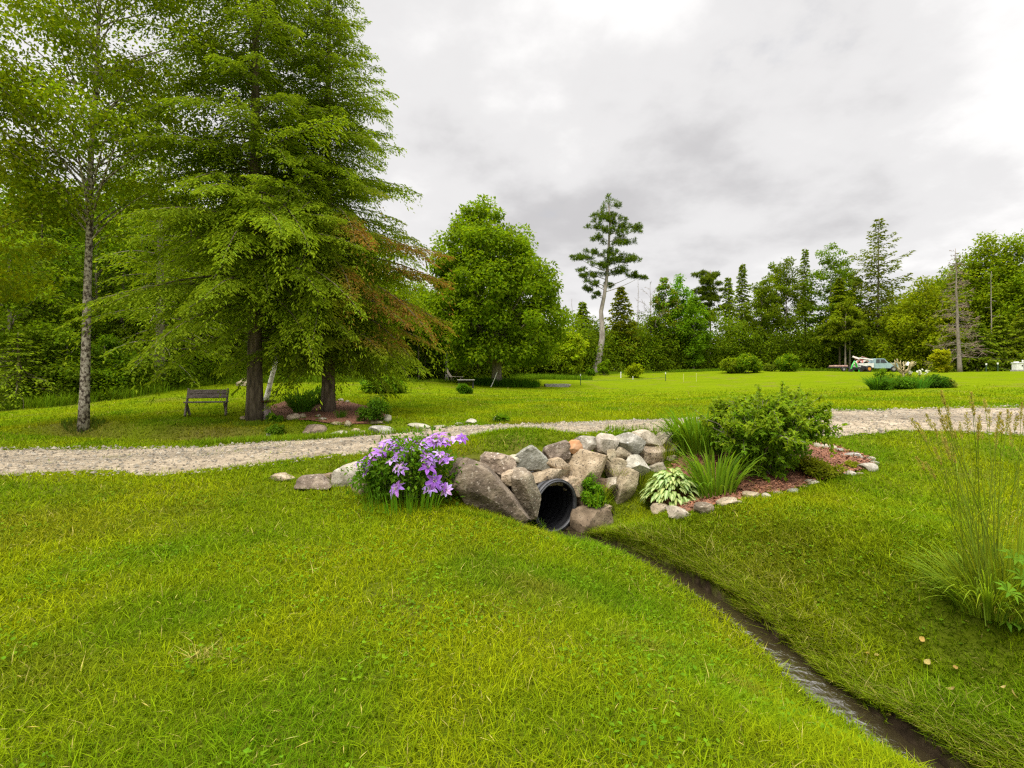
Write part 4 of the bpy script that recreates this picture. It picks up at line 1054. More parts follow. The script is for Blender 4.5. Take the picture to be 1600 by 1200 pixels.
def bare(root, seed, Ht, r0, nbr, L, up, bark, sub=4, z0f=.3, lean=(0, 0), twig=.012, haze=None, rough=0.0):
    """leafless tree: trunk, limbs and twigs"""
    rng = rs(seed); w = MB(); tp = trunk_path(rng, Ht, lean, .1); tube(w, tp, flare(tp, r0, .015), 8)
    tw = MB()
    for i in range(nbr):
        u = (i + rng.random()) / nbr; z = Ht * (z0f + (1 - z0f) * u * .97); az = i * 2.4 + rng.uniform(-.4, .4); l = L * (1.05 - u * .85) * rng.uniform(.6, 1.1)
        f = np.array([math.cos(az), math.sin(az), 0]); t = np.linspace(0, 1, 6)[:, None]; a = at_z(tp, z); up_ = up + rng.normal() * rough
        b_ = a + f * l * t + np.array([0, 0, 1.0]) * (l * up_ * t * (1.2 - .4 * t)) + rng.normal(size=(6, 3)) * (.03 + .1 * rough) * l * t
        tube(w, b_, np.linspace(max(.012, r0 * (.22 - .25 * rough) * l / L), .008, 6), 4, cap=False)
        for k in range(sub):
            q0 = b_[rng.integers(2, 6)]; d2 = nrm(f + rng.normal(size=3) * .7 + np.array([0, 0, up * .5])); l2 = l * rng.uniform(.2, .45)
            c_ = q0 + d2 * l2 * np.linspace(0, 1, 4)[:, None] + rng.normal(size=(4, 3)) * .02 * l2
            tube(tw, c_, np.linspace(twig, twig * .5, 4), 3, cap=False)
    w.build('trunk', bark, root, smooth=True)
    if tw.V: tw.build('crown', haze or bark, root)
r = empty('bare_tree', G(1017, 66), 'leafless grey tree with fine forked twigs in the far tree line', 'tree', TL)
bare(r, 51, top_h(1017, 66, 443)[1], .13, 16, 3.2, 1.0, M_DEADW, 9, .3, twig=.02)
M_DTW = mat_noise('reddish_dead_twigs', [(.17, .11, .08), (.30, .215, .17)], 3, 4, .95, 0)
r = empty('dead_conifer', G(1500, 49), 'dead conifer with a pale bare trunk and reddish grey twigs', 'tree', TL)
bare(r, 52, top_h(1500, 49, 388)[1], .2, 120, 2.0, -.15, M_DEADW, 12, .12, lean=(-.55, 0), twig=.013, haze=M_DTW, rough=.45)
for px, d, ty, lb in ((996, 66, 433, 'tall thin dead spruce pole beside the bare tree'), (870, 60, 476, 'short dead snag nearest the big maple'), (881, 62, 487, 'thinnest dead snag behind the yellow green small maple'),
                      (896, 61, 466, 'tall dead snag left of the young spruce'), (1549, 50, 424, 'thin pale dead pole in front of the highest broad crown')):
    r = empty('dead_snag', G(px, d), lb, 'dead tree', 'dead poles of the far tree line')
    bare(r, int(px), top_h(px, d, ty)[1], .085, 26 if px == 996 else 8, .55, -.25, M_DEADW, 2, .3 if px == 996 else .55, twig=.014)
# two pale trunks over the backhoe
for px, d, ty, lb in ((1321, 63, 470, 'left one of two pale trunks behind the green backhoe arm'), (1328, 64, 462, 'right one of two pale trunks behind the green backhoe arm')):
    bl(px, d, ty, lb, TL, 1.5, (.085, .12, .008), .45, 30, 55, .26, .13, 'g', seed=9)

# understorey that reads as one mass
def undergrowth(name, seed, pts, lf=(.22, .15), nl=90, pal=MG):
    rng = rs(seed); mb = MB()
    for (x, y, h, rad) in pts:
        z = H1(x, y)
        k = max(2, int(h / .8))
        for i in range(k):
            c = np.array([x + rng.normal() * rad * .5, y + rng.normal() * rad * .5, z + h * (i + .5) / k]); n = int(nl * rng.uniform(.7, 1.3))
            g = nrm(rng.normal(size=(n, 3))) * rng.random((n, 1)) ** .4
            pos = c + g * np.array([rad, rad, h / k * .8])
            D = nrm(g + rng.normal(size=(n, 3)) * .6 + np.array([0, 0, -.2])); nn = nrm(np.array([0, 0, 1.0]) + rng.normal(size=(n, 3)) * .5)
            col = jit(rng, np.array(pal) * rng.uniform(.7, 1.35), n, .25, .15)
            leaves(mb, pos, D, nn, lf[0] * rng.uniform(.6, 1.3, n), lf[1] * rng.uniform(.6, 1.2, n), col)
    return tag(mb.build(name, M_LEAF), kind='stuff')
rng = rs(91); pts = []
bx = [(-30, 18.2), (-20, 20.8), (-18.5, 21.6), (-17.5, 24), (-17, 28.6), (-14, 31.8), (-9, 36)]
for t in np.linspace(0, 1, 110):
    x = np.interp(t * 6, range(7), [b[0] for b in bx]); y = np.interp(t * 6, range(7), [b[1] for b in bx])
    pts.append((x + rng.normal() * .5, y + .9 + abs(rng.normal()) * 1.1, rng.uniform(.5, 2.0), rng.uniform(.5, .9)))
undergrowth('undergrowth', 92, pts, (.15, .10), 110, (.075, .12, .006))
pts = []
for t in np.linspace(0, 1, 210):
    x = np.interp(t * 7, range(8), [-8, -3, 4, 11, 24, 40, 50, 58]); y = np.interp(t * 7, range(8), [40, 46, 53, 61, 64, 67, 62, 51])
    pts.append((x + rng.normal() * .8, y + 1 + abs(rng.normal()) * 1.6, rng.uniform(1.2, 4.0) * (2.0 if 6 < x < 46 else 1), rng.uniform(1.0, 1.9)))
undergrowth('undergrowth', 93, pts, (.30, .2), 110, (.085, .13, .007))
# deeper woods reading as one mass
pts = []
for i in range(320):
    x = rng.uniform(-48, -7); y = np.interp(x, [-48, -20, -7], [27, 36, 50]) + rng.uniform(0, 9); pts.append((x, y, rng.uniform(8.5, 13) if x < -14 else rng.uniform(5, 7.5), rng.uniform(1.4, 2.4)))
for i in range(150):
    x = rng.uniform(38, 105); y = np.interp(x, [38, 60, 105], [72, 66, 44]) + rng.uniform(0, 10); pts.append((x, y, np.interp(x, [38, 52, 62], [4.5, 8, 13]) * rng.uniform(.8, 1.1), rng.uniform(1.8, 2.8)))
for i in range(100):
    x = rng.uniform(-8, 40); y = np.interp(x, [-8, 5, 40], [52, 68, 80]) + rng.uniform(0, 8); pts.append((x, y, np.interp(x, [-8, 5, 18, 30, 40], [6.5, 6, 6.5, 4.5, 5]) * rng.uniform(.7, 1.1), rng.uniform(1.4, 2.4)))
undergrowth('distant_woods', 94, pts, (.5, .34), 75, (.08, .122, .009))

# ---- shrubs on the far lawn edge
SG = 'shrubs along the far lawn edge'
def shrub(px, pyb, w, h, label, pal, lf=.2, nc=34, nl=80, group=SG, d=None, tip=None, name='shrub', seed=0, cr=.32, flat=.9, prof=None, droop=.2, stem=5, shell=.4, cat='shrub'):
    q = G(px, d) if d else hit(px, pyb); s = q[1] / F
    r = empty(name, q, label, cat, group)
    Ht = h * s; rx = w * s / 2
    broadleaf(r, 3000 + int(px) + seed, Ht, Ht * .16, rx, rx, prof or [(0, .75), (.3, 1), (.7, .85), (1, .3)], nc, nl, (lf, lf * .66), pal, max(.012, .02 * rx), M_BARKG, cr=cr, flat=flat, tipcol=tip, droop=droop, stem=stem, shell=shell, name='stems')
shrub(1168, 581, 38, 30, 'large rounded shrub on the far lawn edge', (.06, .115, .006), .22, tip=(.14, .19, .008), d=55)
shrub(1141, 581, 30, 25, 'yellowish shrub touching the left of the large rounded one', (.11, .155, .008), .22, d=55.5, nc=26)
shrub(1229, 580, 32, 28, 'separate rounded shrub right of the pair', (.055, .11, .006), .22, tip=(.14, .19, .008), d=56)
shrub(1202, 581, 18, 12, 'small pale shrub between the rounded shrubs', (.10, .14, .02), .2, d=57, nc=14)
shrub(992, 588, 24, 24, 'bright yellow green bush right of the leaning pine', (.16, .205, .006), .2, d=52, nc=18)
shrub(944, 586, 18, 24, 'slim light green bush at the foot of the leaning pine', (.10, .165, .008), .2, d=55, nc=16)
shrub(921, 587, 16, 10, 'low green tuft of shrub left of the leaning pine foot', (.07, .14, .006), .2, d=54, nc=12)
shrub(1467, 583, 26, 36, 'yellow upright shrub in front of the dead conifer', (.19, .205, .008), .2, d=45, nc=22, prof=[(0, .3), (.4, .7), (.7, 1), (1, .5)])
shrub(1476, 583, 18, 14, 'low yellow shoot beside the upright yellow shrub', (.19, .20, .01), .18, d=45.5, nc=10)
shrub(601, 614, 62, 24, 'low spreading large leaved shrub on the lawn right of the second hemlock', (.065, .125, .008), .22, nc=44, nl=60, tip=(.12, .185, .012))
shrub(727, 615, 22, 14, 'small dark shrub in front of the grey garden table', (.05, .115, .008), .15, nc=16)
shrub(783, 660, 22, 10, 'small leafy weed by the farthest verge stone', (.06, .12, .008), .10, nc=12, nl=50, group=None, name='weed', cat='weed')

# ------------------------------------------------------------------ plants of the near beds
def sword_leaves(mb, rng, c, n, Ht, reach, W, pal, spread=.12, segs=6, droop=.6, upf=1.0, vert=.5, stripe=None):
    """arching strap leaves rising from a crown at c"""
    az = rng.uniform(0, 6.283, n); l = Ht * rng.uniform(.55, 1.1, n); re = reach * rng.uniform(.1, 1.0, n) ** .8
    t = np.linspace(0, 1, segs + 1)
    f = np.c_[np.cos(az), np.sin(az), np.zeros(n)]
    b0 = np.array(c) + f * (spread * rng.random(n) ** .5)[:, None]
    dr = droop * rng.uniform(.3, 1.2, n)
    cen = b0[:, None] + f[:, None] * (re[:, None] * t ** 1.4)[..., None] + np.array([0, 0, 1.0]) * (l[:, None] * (t - dr[:, None] * .5 * t ** 3) * upf)[..., None]
    fa = az + np.pi / 2 + rng.normal(size=n) * .6
    S = np.c_[np.cos(fa), np.sin(fa), np.zeros(n)]
    w = W * rng.uniform(.6, 1.2, n)[:, None] * (np.minimum(1, .55 + t * 1.6) * (1 - t ** 3) + .02)[None]
    a = cen - S[:, None] * w[..., None] / 2; b = cen + S[:, None] * w[..., None] / 2
    V = np.stack([a, b], 2).reshape(-1, 3)
    m = (segs + 1) * 2
    Q = (np.arange(n)[:, None, None] * m + np.array([[2 * k, 2 * k + 1, 2 * k + 3, 2 * k + 2] for k in range(segs)])[None]).reshape(-1, 4)
    col = jit(rng, pal, n, .28, .15)
    mb.add(V, None, Q, np.repeat(col, m, 0))

# big leafy shrub in the mulch
rng = rs(201)
q = hit(1193, 742); sq = q[1] / F
r = empty('dogwood_shrub', q, 'large leafy shrub with many stems standing in the red mulch', 'shrub')
fo_ = MB(); st_ = MB()
nst = 84
for i in range(nst):
    az = i * 2.4 + rng.uniform(-.4, .4); out = (i / nst) ** .6
    tipx = math.cos(az) * out * 1.0; tipy = math.sin(az) * out * .85
    hz = (1.18 - .46 * out ** 2) * rng.uniform(.86, 1.07) + (.12 if tipx > .3 else 0)
    t = np.linspace(0, 1, 9)[:, None]
    e_ = np.array([tipx, tipy, hz]); b0 = np.array([rng.normal() * .08, rng.normal() * .08, -.05])
    b_ = b0 * (1 - t) + e_ * t + np.array([0, 0, 1.0]) * t * (1 - t) * .35 + rng.normal(size=(9, 3)) * .015
    tube(st_, b_, np.linspace(.011, .003, 9), 5, cap=False)
    for k in range(13):                                   # side shoots
        u = rng.uniform(.15, 1.0); a = np.array([np.interp(u, t[:, 0], b_[:, j]) for j in range(3)])
        d2 = nrm(np.array([math.cos(az), math.sin(az), .5]) + rng.normal(size=3) * .8); l2 = rng.uniform(.12, .34)
        s_ = a + d2 * l2 * np.linspace(0, 1, 4)[:, None]
        tube(st_, s_, np.linspace(.004, .002, 4), 3, cap=False)
        nl = 23
        uu = np.linspace(.1, 1.05, nl); pos = a + d2 * (l2 * uu)[:, None]
        D = nrm(d2 * .4 + rng.normal(size=(nl, 3)) * .8 + np.array([0, 0, -.25])); nn = nrm(np.array([0, -.15, 1.0]) + rng.normal(size=(nl, 3)) * .4)
        newg = (u > .8) * .45
        col = jit(rng, np.array((.088, .158, .014)) * (1 - newg) + np.array((.175, .225, .025)) * newg, nl, .25, .12)
        leaves(fo_, pos, D, nn, rng.uniform(.052, .092, nl), rng.uniform(.034, .056, nl), col, fold=.25, mid=.42)
fo_.build('foliage', M_LEAF, r); st_.build('stems', M_BARKG, r, smooth=True)

def strap_plant(name, label, cat, q, n, Ht, reach, W, pal, seed, group=None, mats=None, part='leaves', spread=.12, droop=.6, segs=6):
    mb = MB(); sword_leaves(mb, rs(seed), (0, 0, 0), n, Ht, reach, W, pal, spread=spread, droop=droop, segs=segs)
    return tag(mb.build(name, mats or M_LEAF, loc=tuple(q)), label, cat, group)
q = hit(1118, 776)
strap_plant('iris', 'clump of upright sword shaped iris leaves beside the hosta', 'plant', q, 170, .98, .6, .028, (.085, .155, .018), 211, spread=.26, droop=1.0)
q = np.array([2.62, 8.45, 0]); q[2] = H1(q[0], q[1])
q = G(1092, 8.9)
strap_plant('daylily', 'tall arching daylily leaves behind the left side of the leafy shrub', 'plant', q, 420, 1.02, .72, .028, (.085, .155, .014), 212, spread=.40, droop=1.15)
q = G(1062, 7.9)
strap_plant('wild_grass', 'thin wild grass growing among the pale stones left of the iris', 'plant', q, 70, .55, .35, .008, (.11, .16, .015), 213, spread=.25, droop=.7)
q = hit(1218, 722)
strap_plant('dark_leaved_plant', 'low dark plant under the right half of the leafy shrub', 'plant', q, 110, .32, .3, .04, (.045, .095, .012), 214, spread=.35, droop=1.2)
# low yellowish herb at the right of the shrub
shrub(1262, 745, 62, 30, 'low yellowish green herb beside the right side of the leafy shrub', (.115, .135, .012), .045, nc=40, nl=60, group=None, name='ground_herb', cat='plant', cr=.3, flat=.5)
shrub(1345, 735, 30, 12, 'thin yellowish weed in the mulch near its right tip', (.13, .15, .015), .035, nc=14, nl=40, group=None, name='ground_herb', cat='plant', cr=.3, flat=.5)
# weed growing in the wall
q = P(932, 788, wall_d(932, 788, .22))
r = empty('wall_weed', q, 'bright green weed growing out of the wall right of the pipe', 'weed')
broadleaf(r, 221, .42, .0, .19, .14, [(0, .8), (.4, 1), (1, .3)], 34, 50, (.045, .028), (.075, .165, .012), .006, cr=.3, flat=.9, stem=5, name='stems')
mb = MB(); sword_leaves(mb, rs(222), (0, 0, 0), 60, .4, .22, .008, (.10, .16, .012), spread=.2)
mb.build('grass_leaves', M_LEAF, r)
r2 = tag(MB().add(np.zeros((0, 3))).build('x', M_LEAF), None) if False else None
for px, py, n_, h_, lb, sd in ((1000, 757, 60, .34, 'grass tuft between the leaning slab and the rounded white stone', 231), (968, 742, 45, .22, 'small grass tuft beside the big round tan boulder', 232), (1040, 716, 60, .5, 'tall thin grass in front of the last rounded pale crest stone', 233), (936, 772, 60, .28, 'dry hanging grass beside the green weed in the wall', 234)):
    q = P(px, py, wall_d(px, py, .12)); 
    strap_plant('grass_tuft', lb, 'grass tuft', q, n_, h_, .26, .007, (.12, .15, .014) if sd != 234 else (.20, .17, .05), sd, 'grass tufts in the wall', spread=.14, droop=.9)

# hosta with cream centred leaves
q = hit(1050, 786)
r = empty('hosta', q, 'hosta with cream and green striped leaves at the left end of the mulch bed', 'plant')
rng = rs(241); mb = MB()
n = 420
az = rng.uniform(0, 6.283, n); ringr = rng.random(n) ** .6
seg = 6; t = np.linspace(0, 1, seg + 1)
for i in range(n):
    f = np.array([math.cos(az[i]), math.sin(az[i]), 0]); lat = np.array([-f[1], f[0], 0])
    o = np.array([0, 0, .05]) + f * .36 * ringr[i] + np.array([0, 0, 1.0]) * (.30 * (1 - ringr[i] ** 2) + rng.uniform(.02, .12))
    L = rng.uniform(.10, .155); W = L * rng.uniform(.42, .54); pitch = .75 - .7 * ringr[i] + rng.uniform(-.25, .25)
    cen = o + f * (L * t)[:, None] + np.array([0, 0, 1.0]) * (L * (pitch * t - .75 * t * t))[:, None]
    w = W * np.sin(np.pi * np.clip(t * .93 + .07, 0, 1)) ** .7
    tw = rng.normal() * .35; lt = lat * math.cos(tw) + np.array([0, 0, 1.0]) * math.sin(tw)
    cols_ = [-1, -.55, 0, .55, 1]
    V = np.stack([cen + lt * (w * c * .5)[:, None] + np.array([0, 0, .16]) * (w * abs(c))[:, None] for c in cols_], 1).reshape(-1, 3)
    Qh = np.array([[a * 5 + b, a * 5 + b + 1, (a + 1) * 5 + b + 1, (a + 1) * 5 + b] for a in range(seg) for b in range(4)])
    gr = jit(rng, (.13, .25, .035), 1, .2)[0]; cm = jit(rng, (.52, .58, .25), 1, .15)[0]
    C = np.tile(np.stack([gr, gr * .5 + cm * .5, cm, gr * .5 + cm * .5, gr]), (seg + 1, 1))
    mb.add(V, None, Qh, C)
mb.build('leaves', M_PETAL, r, smooth=True)

# clematis mound
q = hit(640, 781); cq = q
r = empty('clematis', q, 'mound of clematis covered in purple flowers at the left end of the wall', 'plant')
rng = rs(251); fo_ = MB(); st_ = MB()
cl = []
for i in range(95):
    u = rng.random() ** .7; a = rng.uniform(0, 6.283); rr = rng.random() ** .5
    x = math.cos(a) * rr * .56; y = math.sin(a) * rr * .42 + .05
    z = .06 + u * (.60 - .42 * (x / .62) ** 2 + .10 * (x > 0)) 
    cl.append((x, y, z))
    if i % 3 == 0:
        t = np.linspace(0, 1, 6)[:, None]; tube(st_, np.array([x * .3, y * .3, -.03]) * (1 - t) + np.array([x, y, z]) * t + np.array([0, 0, .1]) * t * (1 - t), .004, 4, cap=False)
    n = 44
    g = rng.normal(size=(n, 3)) * np.array([.10, .09, .075])
    D = nrm(g * 4 + rng.normal(size=(n, 3)) * .7); nn = nrm(np.array([0, -.3, 1.0]) + rng.normal(size=(n, 3)) * .5)
    col = jit(rng, (.06, .125, .012), n, .3, .15) * rng.uniform(.8, 1.2)
    leaves(fo_, np.array([x, y, z]) + g, D, nn, rng.uniform(.05, .085, n), rng.uniform(.028, .045, n), col, fold=.2)
sword_leaves(fo_, rng, (0, -.3, 0), 260, .34, .12, .010, (.06, .135, .012), spread=.5, droop=.6)
fo_.build('foliage', M_LEAF, r); st_.build('stems', M_BARKG, r)
def flower_mesh(seed, npet, rad, pal, cup):
    rng = rs(seed); mb = MB()
    seg = 5; t = np.linspace(0, 1, seg + 1)
    for k in range(npet):
        a = k / npet * 6.283 + rng.normal() * .08; f = np.array([math.cos(a), math.sin(a), 0]); lt = np.array([-f[1], f[0], 0])
        L = rad * rng.uniform(.88, 1.08); W = L * .46
        bend = cup + rng.normal() * .12
        cen = f * (L * (t * .96 + .04))[:, None] + np.array([0, 0, 1.0]) * (L * (bend * t - bend * 1.2 * t * t))[:, None]
        w = W * (np.sin(np.pi * np.clip(t, 0.02, .985)) ** .6) * (1.05 - .25 * t)
        cs = [-1, 0, 1]
        V = np.stack([cen + lt * (w * c * .5)[:, None] + np.array([0, 0, .12]) * (w * abs(c))[:, None] for c in cs], 1).reshape(-1, 3)
        Qp = np.array([[i * 3 + b, i * 3 + b + 1, (i + 1) * 3 + b + 1, (i + 1) * 3 + b] for i in range(seg) for b in range(2)])
        c0 = jit(rng, pal, 1, .12, .08)[0]; bar = c0 * np.array([.72, .55, .85])
        mb.add(V, None, Qp, np.tile(np.stack([c0, bar, c0]), (seg + 1, 1)))
    # stamens
    for k in range(14):
        a = rng.uniform(0, 6.283); p0 = np.array([math.cos(a), math.sin(a), 0]) * rad * .06; p1 = np.array([math.cos(a) * rad * .2, math.sin(a) * rad * .2, rad * .22])
        tube(mb, np.array([p0, (p0 + p1) / 2, p1]), rad * .022, 4, C=(.55, .5, .42))
    return mb
pals = [(.46, .23, .66), (.54, .32, .76), (.66, .48, .82), (.36, .14, .56)]
flm = []
for i in range(8):
    o = flower_mesh(260 + i, [6, 7, 8][i % 3], .088, pals[i % 4], [.28, .5, .12][i % 3]).build('flower', M_PETAL, r, smooth=True)
    flm.append(o)
spots = [(686, 679), (690, 690), (680, 686), (697, 694), (676, 692), (703, 688), (712, 686), (722, 685), (668, 689), (663, 697), (655, 692), (648, 690), (640, 691), (634, 692), (626, 691), (618, 693), (607, 689), (602, 692),
         (612, 698), (625, 699), (630, 708), (622, 711), (612, 720), (604, 706), (594, 708), (628, 733), (622, 730), (578, 717), (574, 727), (571, 738), (582, 712), (567, 722), (668, 713), (673, 719), (663, 716), (668, 731), (692, 715), (697, 720), (686, 709), (679, 752), (684, 757), (672, 763), (697, 765), (692, 761), (620, 764), (640, 700), (652, 698)]
for i, (px, py) in enumerate(spots):
    o = flm[i % 8]
    if i >= 8:
        o = o.copy(); COL.objects.link(o); o.parent = r
    x = (px - 640) * q[1] / F
    zz = (EYE - (py - HY) / F * q[1]) - q[2]
    dep = -.42 * math.sqrt(max(0, 1 - min(1, (x / .62) ** 2))) * (1 - min(1, max(0, zz / .78)) ** 3) - .06 + .05
    k = (q[1] + dep) / q[1]
    o.location = (px - 640 and ((px - CX) / F * (q[1] + dep) - q[0]), dep, EYE - (py - HY) / F * (q[1] + dep) - q[2])
    up = max(0.15, min(1, zz / .75))
    dirv = Vector((rng.normal() * .45 + x * .9, -1.0 + .4 * up + rng.normal() * .3, .35 + 1.1 * up * rng.uniform(.5, 1.2)))
    o.rotation_euler = (dirv.to_track_quat('Z', 'Y') @ Euler((0, 0, rng.uniform(0, 6.28))).to_quaternion()).to_euler()
    s_ = rng.uniform(.85, 1.55); o.scale = (s_, s_, s_)

# tall wild grass clump at the right, with seed heads
q = hit(1545, 958)
r = empty('tall_grass_clump', q, 'tall wild grass clump with brown seed heads at the right edge', 'grass clump')
rng = rs(271); mb = MB(); sh = MB(); cu = MB()
sword_leaves(mb, rng, (0, 0, 0), 520, .56, .50, .0115, (.125, .18, .02), spread=.20, droop=1.05, segs=7)
sword_leaves(mb, rng, (.02, -.05, 0), 28, .3, .28, .006, (.34, .26, .10), spread=.14, droop=1.3, segs=6)
sword_leaves(mb, rng, (.1, 0, 0), 190, .80, .28, .0125, (.125, .165, .018), spread=.2, droop=.5, segs=6)
heads = [(1425, 655), (1435, 663), (1448, 648), (1467, 640), (1470, 655), (1478, 650), (1484, 656), (1482, 660), (1517, 613), (1520, 630), (1530, 650), (1528, 662), (1538, 625), (1545, 640), (1510, 645), (1560, 650), (1563, 645), (1566, 658), (1575, 640), (1580, 645), (1596, 630), (1590, 650), (1470, 610), (1480, 635), (1557, 672), (1577, 668), (1604, 640), (1612, 655), (1620, 632), (1500, 660), (1640, 650), (1630, 660)]
heads += [(a + rng.uniform(-14, 14), b + rng.uniform(5, 60)) for a, b in heads[:9]]
for i, (px, py) in enumerate(heads):
    dd = q[1] + rng.uniform(-.35, .35)
    top = P(px, py, dd) - q
    b0 = np.array([rng.normal() * .09 + (px - 1545) * .0004, rng.normal() * .09, 0])
    t = np.linspace(0, 1, 10)[:, None]
    c_ = b0 * (1 - t) + top * t; c_[:, :2] = b0[:2] * (1 - t) + top[:2] * t ** 1.25 + b0[:2] * 0 
    tube(cu, c_, np.linspace(.0034, .0018, 10), 4, C=jit(rng, (.12, .16, .03), 1, .2)[0], cap=False)
    for k in range(3):   # stem leaves
        u = rng.uniform(.15, .7); p0 = np.array([np.interp(u, t[:, 0], c_[:, j]) for j in range(3)])
        sword_leaves(mb, rng, p0, 1, .34, .22, .0065, (.12, .165, .02), spread=0, droop=.8)
    hl = rng.uniform(.10, .17); dn = nrm(c_[-1] - c_[-3])
    n = 85; u = rng.random(n); pos = c_[-1] - dn * (hl * (1 - u))[:, None]
    a = rng.uniform(0, 6.283, n); out = np.c_[np.cos(a), np.sin(a), np.zeros(n)]
    open_ = rng.uniform(.3, 1.0)
    pos = pos + out * (.020 * open_ * np.sin(np.pi * np.clip(u, .05, .95)) * rng.random(n))[:, None]
    leaves(sh, pos, nrm(out * .55 + dn), nrm(rng.normal(size=(n, 3))), rng.uniform(.010, .022, n), .0065, jit(rng, (.23, .20, .10), n, .35, .1))
mb.build('leaves', M_LEAF, r); cu.build('stems', M_LEAF, r); sh.build('seed_heads', M_LEAF, r)
# lupine with palmate leaves
q = hit(1606, 985)
r = empty('lupine', q, 'lupine plant with fingered leaves in front of the tall grass clump', 'plant')
mb = MB(); stm = MB(); rng = rs(281)
for i, (px, py) in enumerate([(1583, 872), (1592, 940), (1600, 905), (1575, 925), (1612, 880), (1608, 950), (1590, 975), (1620, 930), (1572, 968), (1630, 890)]):
    c = P(px, py, q[1] + rng.uniform(-.25, .12)) - q
    t = np.linspace(0, 1, 6)[:, None]
    tube(stm, np.array([0, 0, -.02]) * (1 - t) + c * t + np.array([0, 0, .06]) * t * (1 - t), .003, 4, C=(.09, .14, .02), cap=False)
    ax = nrm(np.array([rng.normal() * .3, -.55, .8])); u1 = nrm(np.cross(ax, [0, 1, 0.2])); u2 = np.cross(ax, u1); n = 9
    a = np.arange(n) / n * 6.283 + rng.random()
    D = u1 * np.cos(a)[:, None] + u2 * np.sin(a)[:, None] + ax * .25
    leaves(mb, np.tile(c, (n, 1)), D, np.tile(ax, (n, 1)), rng.uniform(.085, .115, n), rng.uniform(.022, .030, n), jit(rng, (.085, .17, .02), n, .15, .1), fold=.25, mid=.6)
mb.build('leaves', M_LEAF, r); stm.build('stems', M_LEAF, r)

# plants of the hemlock bed
q = hit(472, 645)
strap_plant('fern', 'green strap leaved plant between the two hemlock trunks', 'plant', q, 150, .75, .6, .05, (.055, .125, .015), 291, spread=.25, droop=1.1)
q = hit(452, 640)
strap_plant('fern', 'taller fern behind the strap leaved plant in the hemlock bed', 'plant', q + np.array([.1, .7, 0]), 170, 1.0, .8, .06, (.06, .125, .012), 292, spread=.4, droop=1.2)
q = hit(533, 654)
strap_plant('grass_tuft', 'small grass tuft in the mulch right of the second hemlock', 'grass tuft', q, 110, .32, .22, .012, (.05, .115, .015), 293, spread=.14)
shrub(576, 660, 44, 40, 'airy dark green plant at the right end of the hemlock bed', (.05, .105, .01), .07, nc=36, nl=46, group=None, name='garden_plant', cat='plant', cr=.3)
shrub(430, 660, 22, 13, 'low bright green plant at the foot of the weathered stump', (.08, .165, .015), .08, nc=14, nl=40, group=None, name='garden_plant', cat='plant')
shrub(496, 622, 40, 26, 'leafy plant behind the second hemlock trunk', (.06, .13, .01), .12, nc=24, nl=50, group=None, name='garden_plant', cat='plant', d=20)
shrub(432, 678, 22, 14, 'broad leaved weed in the ditch bank below the front hemlock', (.07, .13, .015), .1, nc=10, nl=26, group=None, name='weed', cat='weed')

# weathered stump with a rusty dish on it
q = hit(414, 656); s = q[1] / F
V, T = ico(4); V = V.copy()
a = np.arctan2(V[:, 1], V[:, 0]); h = (V[:, 2] + 1) / 2
rad = np.sqrt(np.maximum(1 - np.abs(V[:, 2]) ** 6, 0)) * (1 - .35 * h + .18 * np.sin(a * 5 + 3 * h) * (1.2 - h) + .1 * np.sin(a * 9 + 1))
nr = np.maximum(np.hypot(V[:, 0], V[:, 1]), 1e-6)
V = np.c_[V[:, 0] / nr * rad * .16 + .09 * (1 - h) ** 2, V[:, 1] / nr * rad * .16, h * .56 - .03] ; V = V + (fbm(V * 9, 3, 3) - .5)[:, None] * .06
mb = MB(); mb.add(V, T, None, (1, 1, 1))
M_STUMP = mat_noise('weathered_stump', [(.10, .06, .055), (.30, .22, .21), (.42, .36, .33)], 9, 6, .95, .6, 20, .02, (1, 1, .4))
tag(mb.build('tree_stump', M_STUMP, loc=tuple(q), smooth=True), 'weathered grey pink stump close to the trunk of the tall hemlock', 'stump')
mb = MB(); th = np.arange(24) / 24 * 6.283
prof = [(.02, .0), (.10, .0), (.24, .035), (.27, .06), (.26, .065), (.22, .045), (.09, .015), (.001, .012)]
V = np.array([[rr * math.cos(t), rr * math.sin(t), z] for rr, z in prof for t in th]); k = len(prof)
i = np.arange(k - 1)[:, None] * 24; j = np.arange(24)[None]; j2 = (j + 1) % 24
mb.add(V, None, np.stack([i + j, i + j2, i + 24 + j2, i + 24 + j], -1).reshape(-1, 4))
tag(mb.build('shallow_dish', M_RUST, loc=(q[0] + .06, q[1], q[2] + .525), smooth=True), 'shallow rusty dish lying on the weathered stump', 'dish')
q = hit(353, 609)
V, T, C = stone_mesh(811, (1.0, .6, .62), cuts=9, rough=.06)
mb = MB(); mb.add(V, T, None, C * 1.1)
tag(mb.build('boulder', M_ST['tan'], loc=(q[0], q[1] + 2.0, q[2] + .26), smooth=True), 'pale yellowish boulder in the undergrowth behind the bench', 'boulder')

